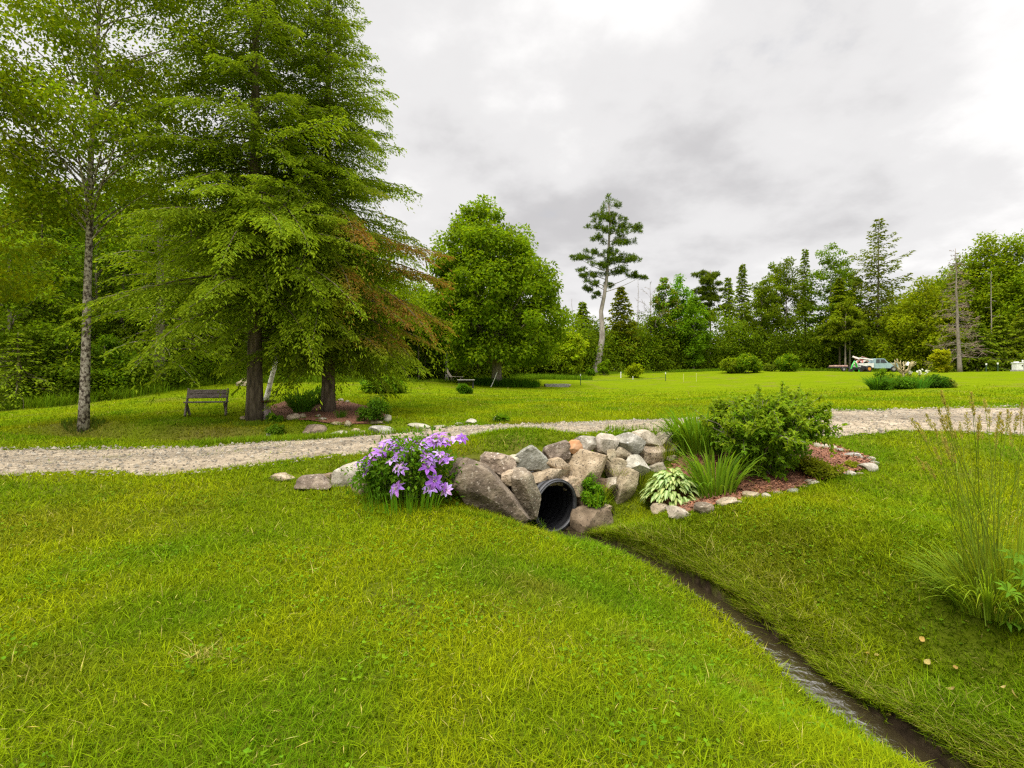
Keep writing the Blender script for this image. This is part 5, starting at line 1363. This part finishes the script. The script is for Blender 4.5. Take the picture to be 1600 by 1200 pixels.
# ------------------------------------------------------------------ bench
bq = np.array([-9.98, 16.75, 0]); bq[2] = H1(bq[0], bq[1])
r = empty('garden_bench', bq, 'dark weathered wooden bench with crossed plank legs under the hemlock', 'bench', rz=math.radians(21))
def plank(name, a, b, w, t, parent, m):
    """plank from a to b (local points in a y-z plane), width w in that plane, thickness t across x"""
    a = np.array(a, float); b = np.array(b, float); L = np.linalg.norm(b - a); dz = (b - a) / L
    Rm = np.stack([np.array([1., 0, 0]), np.cross(dz, [1., 0, 0]), dz], 1)
    mb = MB(); box(mb, (a + b) / 2, (t, w, L), Rm, bev=.005); return mb.build(name, m, parent)
for sx in (-.57, .57):
    plank('back_leg', (sx, -.26, 0), (sx, .30, .86), .13, .045, r, M_WOOD)
    plank('front_leg', (sx * .93, .26, 0), (sx * .93, -.24, .42), .13, .045, r, M_WOOD)
mb = MB(); box(mb, (0, -.085, .445), (1.24, .34, .04), bev=.006); mb.build('seat', M_WOOD, r)
for k, (yy, zz) in enumerate(((.135, .615), (.225, .755))):
    mb = MB(); box(mb, (0, yy - .055, zz + .02), (1.18, .035, .155), rot('X', -math.atan2(.56, .86)), bev=.005); mb.build('backrest_board', M_WOOD, r)

# ------------------------------------------------------------------ things far off on the lawn
# reclining chair and table beside the maple
q = G(708, 41)
r = empty('reclining_chair', q, 'pale reclining lounge chair by the white spotted birch', 'chair', rz=math.radians(-8))
mb = MB(); box(mb, (.28, 0, .34), (.95, .55, .07), bev=.02); mb.build('seat', M_BEIGE, r)
mb = MB(); box(mb, (-.36, 0, .62), (.07, .55, .78), rot('Y', math.radians(-32)), bev=.02); mb.build('backrest', M_BEIGE, r)
for sx in (-.1, .68):
    for sy in (-.24, .24):
        mb = MB(); tube(mb, np.array([(sx, sy, -.03), (sx, sy, .32)]), .025, 6); mb.build('leg', M_BEIGE, r)
q = hit(728, 606)
r = empty('garden_table', q, 'low silvered plank table with dark legs left of the maple', 'table', rz=math.radians(6))
sc_ = q[1] / F
for k in range(4):
    mb = MB(); box(mb, (0, -.30 + k * .2, .50), (27 * sc_, .18, .05), bev=.01); mb.build('top_board', M_BOARD, r)
for sx in (-1, 1):
    for sy in (-.25, .25):
        mb = MB(); box(mb, (sx * 11 * sc_, sy, .23), (.09, .09, .50), bev=.01); mb.build('leg', M_DARK, r)
mb = MB(); box(mb, (0, 0, .42), (22 * sc_, .06, .10), bev=.01); mb.build('stretcher', M_DARK, r)
# white stick leaning by the maple
q0 = hit(767, 605); mb = MB()
tube(mb, np.array([q0, q0 + [.22, .1, .5], q0 + [.42, .2, 1.02]]), .028, 7)
tag(mb.build('white_stick', M_WHITE), 'white stick leaning against the foot of the big maple', 'stick')
# plank edged bed
q = hit(869, 604)
r = empty('raised_bed', q, 'low grey plank edging of a small bed right of the big maple', 'garden bed', rz=.05)
for (cx, cy, sx_, sy_) in ((0, -.4, 1.7, .08), (0, .5, 1.7, .08), (-.81, .05, .08, .82), (.81, .05, .08, .82)):
    mb = MB(); box(mb, (cx, cy, .07), (sx_, sy_, .24), bev=.01); mb.build('edging_board', M_BOARD, r)
mb = MB(); V, T, C = stone_mesh(77, (.32, .3, .2)); mb.add(V + [.95, -.1, .08], T, None, C); mb.build('corner_stone', M_ST['pale'], r)
# posts
FP = 'posts standing along the far lawn'
def post(px, d, topy, m, label, w=.05, cap=True):
    q, Hh = top_h(px, d, topy)
    r = empty('fence_post', q, label, 'post', FP)
    mb = MB(); box(mb, (0, 0, Hh / 2 - .1), (w, w, Hh + .2), bev=w * .15); mb.build('shaft', m, r)
    if cap:
        mb = MB(); tube(mb, np.array([(0, 0, Hh - .02), (0, 0, Hh + .14)]), w * .8, 8); mb.build('cap', M_WHITE, r)
    return q, Hh
pa = post(907, 40, 587, M_POSTG, 'green steel post with a white cap right of the plank edged bed')
pb = post(1040, 48, 584, M_POSTG, 'second green steel post with a white cap below the aspens')
post(1068, 46, 584, M_YEL, 'yellowish stake left of the pair of rounded shrubs', .04, False)
post(1088, 46, 583, M_YEL, 'second yellowish stake closer to the rounded shrubs', .04, False)
post(970, 52, 581, M_WHITE, 'short white post right of the leaning pine', .09, False)
post(989, 50, 588, M_WHITE, 'tiny white peg under the bright yellow green bush', .07, False)
post(1541, 46, 570, M_POSTG, 'left white capped post near the white hive', .08)
post(1559, 46, 569, M_POSTG, 'right white capped post near the white hive', .08)
post(1598, 46, 565, M_POSTG, 'white capped post at the right edge behind the hive', .08)
a = np.array(pa[0]) + [0, 0, pa[1] * .55]; b = np.array(pb[0]) + [0, 0, pb[1] * .55]; t = np.linspace(0, 1, 12)[:, None]
mb = MB(); tube(mb, a * (1 - t) + b * t - np.array([0, 0, .12]) * 4 * t * (1 - t), .012, 5)
tag(mb.build('fence_wire', M_POSTG), 'single dark wire strung between the two green steel posts', 'wire')
# hive
q = G(1590, 46)
r = empty('bee_hive', q, 'white box hive at the right edge of the far lawn', 'hive')
mb = MB(); box(mb, (0, 0, .42), (.62, .5, .58), bev=.02); mb.build('hive_body', M_WHITE, r)
mb = MB(); box(mb, (0, 0, .745), (.70, .58, .09), bev=.02); mb.build('lid', M_WHITE, r)
mb = MB(); box(mb, (-.12, 0, .83), (.24, .3, .10), bev=.02); mb.build('feeder', M_WHITE, r)
mb = MB(); box(mb, (0, 0, .06), (.85, .55, .14), bev=.02); mb.build('stand', M_BOARD, r)
mb = MB(); box(mb, (.18, -.255, .5), (.12, .02, .12), bev=.004); mb.build('entrance', M_DARK, r)

# ------------------------------------------------------------------ island bed
q = hit(1422, 608)
IB = 'plants of the round island bed'
def ibq(px, dy=0.0): return G(px, q[1] + dy)
strap_plant('ornamental_grass', 'fountain of dark grass at the left end of the island bed', 'plant', ibq(1372, .3), 420, 1.05, .75, .03, (.05, .12, .016), 301, IB, spread=.35, droop=1.1)
strap_plant('iris', 'upright blue green iris leaves in the middle of the island bed', 'plant', ibq(1428, .4), 300, .82, .4, .03, (.055, .145, .022), 302, IB, spread=.6, droop=.5)
sfx = dict(group=IB, cat='plant', name='garden_plant')
shrub(1386, 607, 20, 15, 'low dark mound next to the fountain grass', (.05, .11, .012), .09, nc=18, nl=60, d=q[1], **sfx)
shrub(1408, 607, 32, 20, 'loose green perennial under the bare little tree', (.065, .14, .012), .09, nc=26, nl=60, d=q[1] + .2, **sfx)
shrub(1381, 600, 26, 34, 'tall yellow green perennial behind the fountain grass', (.10, .17, .015), .09, nc=24, nl=50, d=q[1] + .9, **sfx)
shrub(1463, 606, 36, 20, 'dark leaved peony at the right side of the island bed', (.035, .085, .012), .11, nc=28, nl=60, d=q[1] + .3, **sfx)
shrub(1483, 607, 18, 13, 'pale variegated plant at the right tip of the island bed', (.16, .19, .05), .09, nc=14, nl=50, d=q[1] + .1, **sfx)
shrub(1412, 598, 60, 22, 'yellowish foliage along the back of the island bed', (.14, .17, .014), .09, nc=34, nl=50, d=q[1] + 1.3, **sfx)
M_PET_W = None
r = empty('white_flowers', ibq(1432, 1.0), 'white blossoms at the back of the island bed', 'plant', IB)
mb = MB(); stm = MB(); rng = rs(303)
for i in range(26):
    px = rng.choice([1419, 1422, 1438, 1442, 1447, 1452, 1433]) + rng.normal() * 2; py = 581 + rng.normal() * 1.8
    c = P(px, py, q[1] + 1.0 + rng.uniform(-.2, .2)) - np.array(r.location)
    n = 9; g = nrm(rng.normal(size=(n, 3)))
    leaves(mb, np.tile(c, (n, 1)), g, nrm(rng.normal(size=(n, 3))), .075, .06, jit(rng, (.7, .7, .66), n, .1, .02))
    t = np.linspace(0, 1, 4)[:, None]; tube(stm, np.array([c[0] * .8, 0, -.05]) * (1 - t) + c * t, .008, 4, C=(.06, .13, .015), cap=False)
mb.build('blossoms', M_PETAL, r); stm.build('stems', M_LEAF, r)
# pollarded bare little tree
qq = ibq(1412, .9); s = qq[1] / F
r = empty('pollard_tree', qq, 'small bare yellowish tree with upcurved branches in the island bed', 'tree', IB)
M_YBARK = mat_noise('yellowish_bark', [(.3, .24, .11), (.48, .40, .22)], 6, 4, .9, .2)
rng = rs(304); mb = MB(); br = MB(); Hh = 46 * s
tube(mb, np.array([(0, 0, -.1), (.01, 0, .5), (0, .01, Hh * .6)]), [.075, .06, .05], 8); mb.build('trunk', M_YBARK, r, smooth=True)
for i in range(15):
    az = i * 2.4; fx, fy = math.cos(az), math.sin(az); ln = rng.uniform(.35, .5)
    t = np.linspace(0, 1, 8)[:, None]; ox = ln * np.sqrt(t); 
    z0 = Hh * (.42 + .2 * rng.random())
    c_ = np.c_[fx * ox, fy * ox, z0 + (Hh * rng.uniform(.85, 1.02) - z0) * t ** 1.25]
    tube(br, c_, np.linspace(.028, .016, 8), 5)
    for k in range(2):
        p0 = c_[4]; d2 = nrm(np.array([fx + rng.normal() * .6, fy + rng.normal() * .6, 1.3]))
        tube(br, p0 + d2 * np.linspace(0, .32, 4)[:, None], np.linspace(.016, .009, 4), 4)
br.build('crown', M_YBARK, r, smooth=True)
# white topped feeder
qq, Hh = top_h(1419, 40, 565); s = qq[1] / F
r = empty('bird_feeder', qq, 'bird feeder with a white cone roof behind the bare little tree', 'feeder')
mb = MB(); tube(mb, np.array([(0, 0, -.1), (0, 0, Hh - .3)]), .03, 6); mb.build('pole', M_DARK, r)
mb = MB(); tube(mb, np.array([(0, 0, Hh - .3), (0, 0, Hh - .12), (0, 0, Hh)]), [.26, .14, .01], 14); mb.build('roof', M_WHITE, r)

# ------------------------------------------------------------------ truck, backhoe, trailer
qq = G(1371, 56)
r = empty('pickup_truck', qq, 'faded pale teal pickup truck loaded with scrap at the far wood edge', 'truck', rz=math.radians(-10))
mb = MB()
r.scale = (.86, .86, .86)
prism(mb, [(-.1, .45), (2.15, .45), (2.2, .62), (2.15, 1.02), (1.95, 1.08), (.85, 1.14), (.45, 1.62), (.3, 1.68), (-.55, 1.68), (-.68, 1.6), (-.75, 1.1), (-.75, .45)], -.82, .82); mb.build('cab_body', M_TEAL, r)
mb = MB(); prism(mb, [(-2.45, .55), (-.8, .55), (-.8, 1.1), (-2.45, 1.1)], -.85, .85); mb.build('cargo_bed', M_WHITE, r)
for sy in (-.835, .835):
    mb = MB(); prism(mb, [(-.05, 1.12), (.68, 1.14), (.38, 1.56), (-.05, 1.58)], sy - .012, sy + .012); mb.build('side_window', M_GLASS, r)
    mb = MB(); prism(mb, [(-.58, 1.12), (-.14, 1.12), (-.14, 1.58), (-.52, 1.58)], sy - .012, sy + .012); mb.build('side_window', M_GLASS, r)
mb = MB(); prism(mb, [(.56, 1.50), (.90, 1.155), (.925, 1.175), (.585, 1.53)], -.7, .7); mb.build('windscreen', M_GLASS, r)
def wheel(parent, x, y, rad, w, tyre, rim):
    mb = MB(); th = np.arange(20) / 20 * 6.283
    prof = [(rad * .55, -w / 2), (rad * .92, -w / 2), (rad, -w * .35), (rad, w * .35), (rad * .92, w / 2), (rad * .55, w / 2)]
    V = np.array([[x + rr * math.cos(t), y + yy, rad + rr * math.sin(t)] for rr, yy in prof for t in th]); k = len(prof)
    i = np.arange(k - 1)[:, None] * 20; j = np.arange(20)[None]; j2 = (j + 1) % 20
    mb.add(V, None, np.stack([i + j, i + j2, i + 20 + j2, i + 20 + j], -1).reshape(-1, 4)); o = mb.build('wheel', tyre, parent)
    mb = MB(); tube(mb, np.array([(x, y - w * .4, rad), (x, y + w * .4, rad)]), rad * .58, 16); mb.build('rim', rim, o)
for x in (-1.6, 1.45):
    for y in (-.78, .78): wheel(r, x, y, .36, .22, M_DARK, M_BOARD)
mb = MB(); box(mb, (2.22, 0, .52), (.12, 1.7, .16), bev=.03); mb.build('bumper', M_BOARD, r)
for y in (-.6, .6):
    mb = MB(); tube(mb, np.array([(2.15, y, .84), (2.21, y, .84)]), .1, 12); mb.build('headlight', M_WHITE, r)
rng = rs(311)
r = empty('scrap_pile', qq + np.array([-1.55, .25, .98]), 'red and white scrap heaped in the bed of the pickup', 'scrap', rz=math.radians(-10))
for k in range(9):
    mb = MB(); box(mb, (rng.uniform(-.6, .5), rng.uniform(-.5, .4), .12 + .07 * k * rng.uniform(.6, 1)), (rng.uniform(.6, 1.3), rng.uniform(.1, .3), rng.uniform(.05, .2)), np.array(Euler((rng.normal() * .2, rng.uniform(-.7, .5), rng.normal() * .5)).to_matrix()), bev=.01)
    mb.build('scrap_board' if k % 2 else 'scrap_panel', [M_REDW, M_WHITE, M_REDW, M_PINKW][k % 4], r)
qb = G(1345, 54)
r = empty('backhoe_tractor', qb, 'small tractor with a green backhoe arm and an orange wheel left of the pickup', 'tractor', rz=math.radians(6))
r.scale = (.72, .72, .72)
mb = MB(); prism(mb, [(-.9, .35), (1.2, .35), (1.35, .55), (1.3, .8), (.35, .85), (.3, .75), (-.5, .72), (-.9, .6)], -.35, .35); mb.build('chassis', M_DARK, r)
mb = MB(); box(mb, (.0, 0, .9), (.4, .45, .12), bev=.03); mb.build('seat', M_DARK, r)
for y in (-.5, .5): wheel(r, .85, y, .46, .26, M_DARK, M_ORANGE)
for y in (-.42, .42): wheel(r, -.35, y, .34, .22, M_DARK, M_DARK)
def beam(name, pts, w, m, parent):
    mb = MB(); tube(mb, np.array(pts, float), w, 4); return mb.build(name, m, parent)
beam('boom', [(-.55, 0, .5), (-.72, 0, 1.05), (-.98, 0, 1.6)], [.14, .15, .08], M_GREEN, r)
beam('dipper_arm', [(-.98, 0, 1.6), (-1.35, 0, .95), (-1.55, 0, .42)], [.09, .12, .09], M_GREEN, r)
beam('hydraulic_ram', [(-.6, 0, .75), (-.95, 0, 1.05), (-1.22, 0, 1.2)], .035, M_BOARD, r)
mb = MB(); prism(mb, [(-1.75, .42), (-1.4, .5), (-1.35, .2), (-1.5, .02), (-1.85, .08)], -.2, .2); mb.build('bucket', M_DARK, r)
for y in (-.55, .55): beam('stabiliser_leg', [(-.6, y * .6, .5), (-.75, y, .03)], .05, M_GREEN, r)
qt = G(1317, 56)
r = empty('flatbed_trailer', qt, 'dark flatbed trailer with a reddish load left of the backhoe', 'trailer')
mb = MB(); box(mb, (0, 0, .42), (2.6, 1.4, .12), bev=.02); mb.build('deck', M_DARK, r)
for x in (-.4, .4): wheel(r, x, -.72, .24, .18, M_DARK, M_BOARD)
beam('drawbar', [(1.2, 0, .4), (1.9, 0, .35)], .05, M_DARK, r)
mb = MB(); box(mb, (-.5, 0, .58), (1.5, 1.0, .2), bev=.04); tag(mb.build('load_boards', M_PINKW, loc=tuple(qt)), 'reddish brown boards lying on the flatbed trailer', 'boards')

# ------------------------------------------------------------------ grass
def grass_field():
    rng = rs(401); mb = MB()
    N0 = 560000
    # radial density, thinning with distance
    r0, r1 = 1.5, 52.0
    rr = np.geomspace(r0, r1, 500); dens = 10500 * np.minimum(1, (3.2 / rr) ** 1.55) * sstep(40, 8, rr)
    cdf = np.cumsum(dens * rr * np.gradient(rr)); tot = cdf[-1] * 1.98; cdf /= cdf[-1]
    n = int(tot)
    rad = np.interp(rng.random(n), cdf, rr); th = rng.uniform(-.99, .99, n)
    x, y = rad * np.sin(th), rad * np.cos(th)
    xe, ye = rng.uniform(1.3, 6.0, 110000), rng.uniform(2.2, 7.3, 110000); de, se, _ = stream_sd(xe, ye)     # the bank that tilts towards the brook is thicker set
    ke = (se < 0) & (de > .3) & (de < 3.0); x, y = np.r_[x, xe[ke]], np.r_[y, ye[ke]]; rad = np.hypot(x, y); n = len(x)
    ds, ss, ts = stream_sd(x, y)
    du, dw = drive_uv(x, y)
    dist_edge = np.minimum(du, 1 - du) * dw
    nz = n2d(x, y, 1.3, 411, 4); nz2 = n2d(x, y, .35, 412, 3); nz3 = n2d(x, y, 5, 413, 3)
    keep = (ds > .11 + .06 * nz3) | (y > 7.3)
    # the drive: bare except for its margins and grassy patches towards the left
    on = (du > 0) & (du < 1)
    lef = sstep(2, -6, x)
    pg = np.clip(sstep(.45, .05, dist_edge + (nz3 - .5) * .5) + sstep(.48, .62, nz) * (.14 + .86 * lef), 0, 1)
    keep &= ~on | (rng.random(n) < pg * .75)
    inb = inpoly(x, y, BED_R) | inpoly(x, y, BED_L)
    keep &= ~inb | (rng.random(n) < .03)
    wu = (np.stack([x, y], 1) - W0) @ WD; wv = (np.stack([x, y], 1) - W0) @ WN_
    keep &= ~((wu > -1.3) & (wu < .98) & (wv < .22) & (wv > -.95))
    keep &= rng.random(n) > forest_mask(x, y)
    keep &= rng.random(n) > .3 * sstep(.64, .76, nz) * (rad < 30)      # thin spots
    x, y, rad, ds, ss, ts, nz, nz2, nz3, on = [q_[keep] for q_ in (x, y, rad, ds, ss, ts, nz, nz2, nz3, on)]
    n = len(x); z = H(x, y)
    far = np.maximum(1, rad / 3.2)
    h = rng.gamma(6, .0070, n) * (.75 + .6 * nz3) * np.minimum(far ** .25, 1.35)
    w = rng.uniform(.003, .0062, n) * far ** .85
    h = np.maximum(h, w * 1.3)
    bk = (ss < 0) & (ds < .62) & (y < 7.0); bl_ = (ss > 0) & (ds < .5) & (y < 7.0)
    h = np.where(bk, h * rng.uniform(1.2, 2.4, n), h); h = np.where(on, h * .6, h)
    az = rng.uniform(0, 6.283, n)
    D = np.c_[np.cos(az), np.sin(az)]
    # blades on the brook edge lean over the water
    ex = np.zeros(n); ey = np.zeros(n)
    eps = .02; m_ = ds < .8
    dx_ = stream_sd(x[m_] + eps, y[m_])[0] - stream_sd(x[m_] - eps, y[m_])[0]; dy_ = stream_sd(x[m_], y[m_] + eps)[0] - stream_sd(x[m_], y[m_] - eps)[0]
    tow = -nrm(np.c_[dx_, dy_]); wgt = (sstep(.5, .2, ds[m_]) * .7)[:, None]
    D[m_] = nrm(D[m_] + tow * wgt)
    bend = h * rng.uniform(.2, 1.7, n)
    bend = np.where(bk & (ds < .42), h * rng.uniform(.7, 1.6, n), bend)
    yel = np.array((.185, .205, .004)); grn = np.array((.088, .148, .004)); olv = np.array((.125, .120, .010)); straw = np.array((.34, .28, .11))
    k1 = np.clip((n2d(x, y, .9, 421, 4) - .32) / .36, 0, 1)[:, None]
    c = grn * (1 - k1) + yel * k1
    k2 = (sstep(.58, .74, n2d(x, y, .75, 422, 4)) * .5)[:, None]; c = c * (1 - k2) + olv * k2
    k3 = (np.exp(-((x - 2.45) ** 2 + (y - 5.6) ** 2) / .8) * .75)[:, None]; c = c * (1 - .6 * k3) + np.array((.135, .135, .010)) * .6 * k3
    k4 = (sstep(.6, .2, ds) * .55 * (ss < 0))[:, None]; c = c * (1 - k4) + np.array((.115, .155, .008)) * k4
    for (px, py, r_, am) in ((440, 688, 1.3, .8), (330, 682, 1.5, .6), (120, 668, 1.1, .6), (850, 662, 1.0, .7), (1340, 652, .8, .6), (860, 925, .35, .4), (1010, 1010, .25, .5), (1160, 1075, .2, .6)):
        q = hit(px, py); k5 = (am * np.exp(-((x - q[0]) ** 2 + 3 * (y - q[1]) ** 2) / r_ ** 2))[:, None]; c = c * (1 - k5) + np.array((.15, .115, .022)) * k5
    k6 = (sstep(2.8, .4, ds) * .18 * (ss < 0) * (y < 7.2))[:, None]; c = c * (1 - k6) + np.array((.115, .128, .010)) * k6
    c = c * (1 + rng.uniform(-.42, .38, (n, 1)))
    dk_ = rng.random(n) < .14; c[dk_] *= np.array((.55, .7, .8))
    st = rng.random(n) < .014 + .03 * (k2[:, 0] + k3[:, 0])
    # small bare straw patch in the near lawn
    sp = hit(318, 1028); near_sp = np.exp(-((x - sp[0]) ** 2 + (y - sp[1]) ** 2) / .006) > rng.random(n) * 1.2
    st |= near_sp
    c[st] = straw * rng.uniform(.6, 1.15, (int(st.sum()), 1))
    c[bk & (rng.random(n) < .10)] = (.22, .19, .08)
    Pb = np.c_[x, y, z - .006]
    nearm = rad < 9
    blades(mb, Pb[nearm], D[nearm], h[nearm], w[nearm], bend[nearm], c[nearm], 2)
    f_ = ~nearm
    blades(mb, Pb[f_], D[f_], h[f_], w[f_] * 1.2, bend[f_], c[f_], 1)
    # long blades hanging over the far edge of the brook
    m = 17000; t = rng.uniform(1.5, len(STREAM) - 1.2, m); k_ = np.arange(len(STREAM))
    cxy = np.stack([np.interp(t, k_, STREAM[:, 0]), np.interp(t, k_, STREAM[:, 1])], 1); i0 = np.clip(t.astype(int), 0, len(STREAM) - 2)
    tg = nrm(STREAM[i0 + 1] - STREAM[i0]); rt = np.c_[-tg[:, 1], tg[:, 0]]
    off = .155 + .30 * rng.random(m) ** 1.3
    q_ = cxy + rt * off[:, None]; xx, yy = q_[:, 0], q_[:, 1]
    cl_ = .35 + .9 * n2d(xx, yy, 6, 441, 2); kk = rng.random(m) < cl_; xx, yy, rt, off = xx[kk], yy[kk], rt[kk], off[kk]; m = len(xx)
    hh = rng.uniform(.05, .14, m) * np.interp(t[kk], [0, 5, 9, 13], [1.1, 1, .75, .75]); cb_ = jit(rng, (.155, .195, .010), m, .35, .15); ds_ = rng.random(m) < .16; cb_[ds_] = jit(rng, (.26, .21, .09), int(ds_.sum()), .3, .1)
    blades(mb, np.c_[xx, yy, H(xx, yy)], nrm(-rt + rng.normal(size=(m, 2)) * .9), hh, rng.uniform(.004, .008, m), hh * rng.uniform(.6, 1.5, m), cb_, 2)
    # clover and plantain leaves among the blades
    n = 26000; rad = np.sqrt(rng.uniform(1.6 ** 2, 8.5 ** 2, n)); th = rng.uniform(-.95, .95, n); x, y = rad * np.sin(th), rad * np.cos(th)
    ds, ss, ts = stream_sd(x, y)
    k = (n2d(x, y, 1.7, 431, 3) > .53) & (ds > .4) & ~inpoly(x, y, BED_R) & (y < 7.2)
    x, y = x[k], y[k]; n = len(x); z = H(x, y) + rng.uniform(.02, .05, n)
    g = nrm(np.c_[rng.normal(size=(n, 2)), rng.normal(size=n) * .3])
    leaves(mb, np.c_[x, y, z], g, nrm(np.c_[rng.normal(size=(n, 2)) * .35, np.ones(n)]), rng.uniform(.018, .045, n), rng.uniform(.014, .026, n), jit(rng, (.095, .165, .01), n, .3, .15), fold=.1)
    # fallen dry blades
    n = 1800; rad = np.sqrt(rng.uniform(1.6 ** 2, 9 ** 2, n)); th = rng.uniform(-.95, .95, n); x, y = rad * np.sin(th), rad * np.cos(th)
    ds, ss, ts = stream_sd(x, y); k = (ds > .3) & ~inpoly(x, y, BED_R) & (y < 7.2); x, y = x[k], y[k]; n = len(x)
    g = nrm(np.c_[rng.normal(size=(n, 2)), rng.normal(size=n) * .15])
    leaves(mb, np.c_[x, y, H(x, y) + rng.uniform(.02, .045, n)], g, nrm(np.c_[rng.normal(size=(n, 2)) * .3, np.ones(n)]), rng.uniform(.03, .09, n), .004, jit(rng, (.33, .27, .11), n, .35, .1), fold=.05)
    return tag(mb.build('lawn_grass', M_GRASS), kind='stuff')
grass_field()
# uncut grass along the woods, round the maple foot and at the drive
def rough_grass():
    rng = rs(441); mb = MB()
    def patch(cx, cy, rx, ry, n, h, pal, w=.012):
        a = rng.uniform(0, 6.283, n); q_ = np.sqrt(rng.random(n)); x = cx + rx * q_ * np.cos(a); y = cy + ry * q_ * np.sin(a)
        az = rng.uniform(0, 6.283, n); hh = h * rng.uniform(.4, 1.15, n)
        blades(mb, np.c_[x, y, H(x, y)], np.c_[np.cos(az), np.sin(az)], hh, w * rng.uniform(.7, 1.4, n), hh * rng.uniform(.1, .8, n), jit(rng, pal, n, .3, .15), 2)
    q = hit(785, 604); patch(q[0] + .3, q[1] + .8, 2.4, 1.2, 5200, .62, (.055, .13, .008), .03)
    q = hit(860, 592); patch(q[0], q[1], 4, 1.2, 2500, .5, (.085, .145, .008), .035)
    for t in np.linspace(0, 1, 46):     # wood edge
        x = np.interp(t * 8, range(9), [-20, -17.6, -16.6, -13, -8, -3, 4, 11, 20]); y = np.interp(t * 8, range(9), [20.0, 22.4, 27.8, 31, 36, 41, 49, 57.5, 60.5])
        patch(x + rng.normal() * .3, y + .3 + rng.normal() * .4, 1.0, .6, 260, rng.uniform(.2, .7), (.10, .155, .008), .02)
    for t in np.linspace(0, 1, 40):
        x = np.interp(t * 6, range(7), [20, 30, 40, 46, 50, 54, 60]); y = np.interp(t * 6, range(7), [60.5, 63, 64.5, 57, 50, 47.5, 45])
        patch(x, y, 1.5, .7, 300, rng.uniform(.3, .6), (.085, .14, .008), .04)
    for px in np.linspace(330, 640, 30):   # verge lip in front of the ditch
        q = hit(px, np.interp(px, [330, 480, 640], [694, 688, 676])); patch(q[0], q[1], .5, .25, 120, .17, (.11, .165, .008), .014)
    q = hit(130, 664); patch(q[0], q[1], .55, .4, 420, .2, (.06, .09, .012), .012)
    q = hit(398, 664); patch(q[0], q[1] - .1, .6, .4, 420, .16, (.09, .13, .012), .012)
    q = hit(1050, 680); patch(q[0], q[1], 1.3, .3, 900, .16, (.11, .16, .01), .01)
    for (px, py) in ((838, 824), (846, 830)):
        q = hit(px, py); patch(q[0], q[1] + .02, .10, .06, 30, .15, (.09, .155, .02), .008)
    for lst, hh_ in ((LR, .10), (ER, .07), (VR, .10)):
        for row in lst:
            q = hit(row[0], row[1]); w_ = row[2] * q[1] / F
            patch(q[0], q[1] - .01, w_ * .62, .05, int(60 + 90 * w_ / .3), hh_, (.12, .17, .008), .0055 if q[1] < 9 else .012)
    q = hit(764, 812); patch(q[0], q[1], .5, .09, 500, .09, (.12, .17, .008), .006)
    return tag(mb.build('rough_grass', M_GRASS), kind='stuff')
rough_grass()
# dry leaves on the right bank
rng = rs(451)
for i, (px, py) in enumerate(((1355, 1032), (1370, 1036), (1449, 1046), (1486, 1090), (1569, 1087), (1583, 1098), (1492, 1056), (1440, 1010))):
    q = hit(px, py); mb = MB()
    t = np.linspace(-1, 1, 5); W = np.array([.0, .022, .028, .018, 0]) + .002
    V = np.concatenate([np.c_[t * .035, W, .012 * t ** 2 + rng.uniform(0, .012)], np.c_[t * .035, np.zeros(5), .012 * t ** 2], np.c_[t * .035, -W, .012 * t ** 2 + rng.uniform(0, .012)]])
    Qf = np.array([[a, a + 1, a + 6, a + 5] for a in range(4)] + [[a + 5, a + 6, a + 11, a + 10] for a in range(4)])
    mb.add(V, None, Qf, jit(rng, (.34, .25, .17), 1, .25)[0])
    o = mb.build('dry_leaf', M_LEAF, loc=(q[0], q[1], q[2] + .055)); o.scale = [rng.uniform(.5, .8)] * 3; o.rotation_euler = (rng.normal() * .4, rng.normal() * .4, rng.uniform(0, 6.28))
    tag(o, 'small dry tan leaf lying in the grass of the right brook bank', 'leaf', 'dry leaves on the right brook bank')
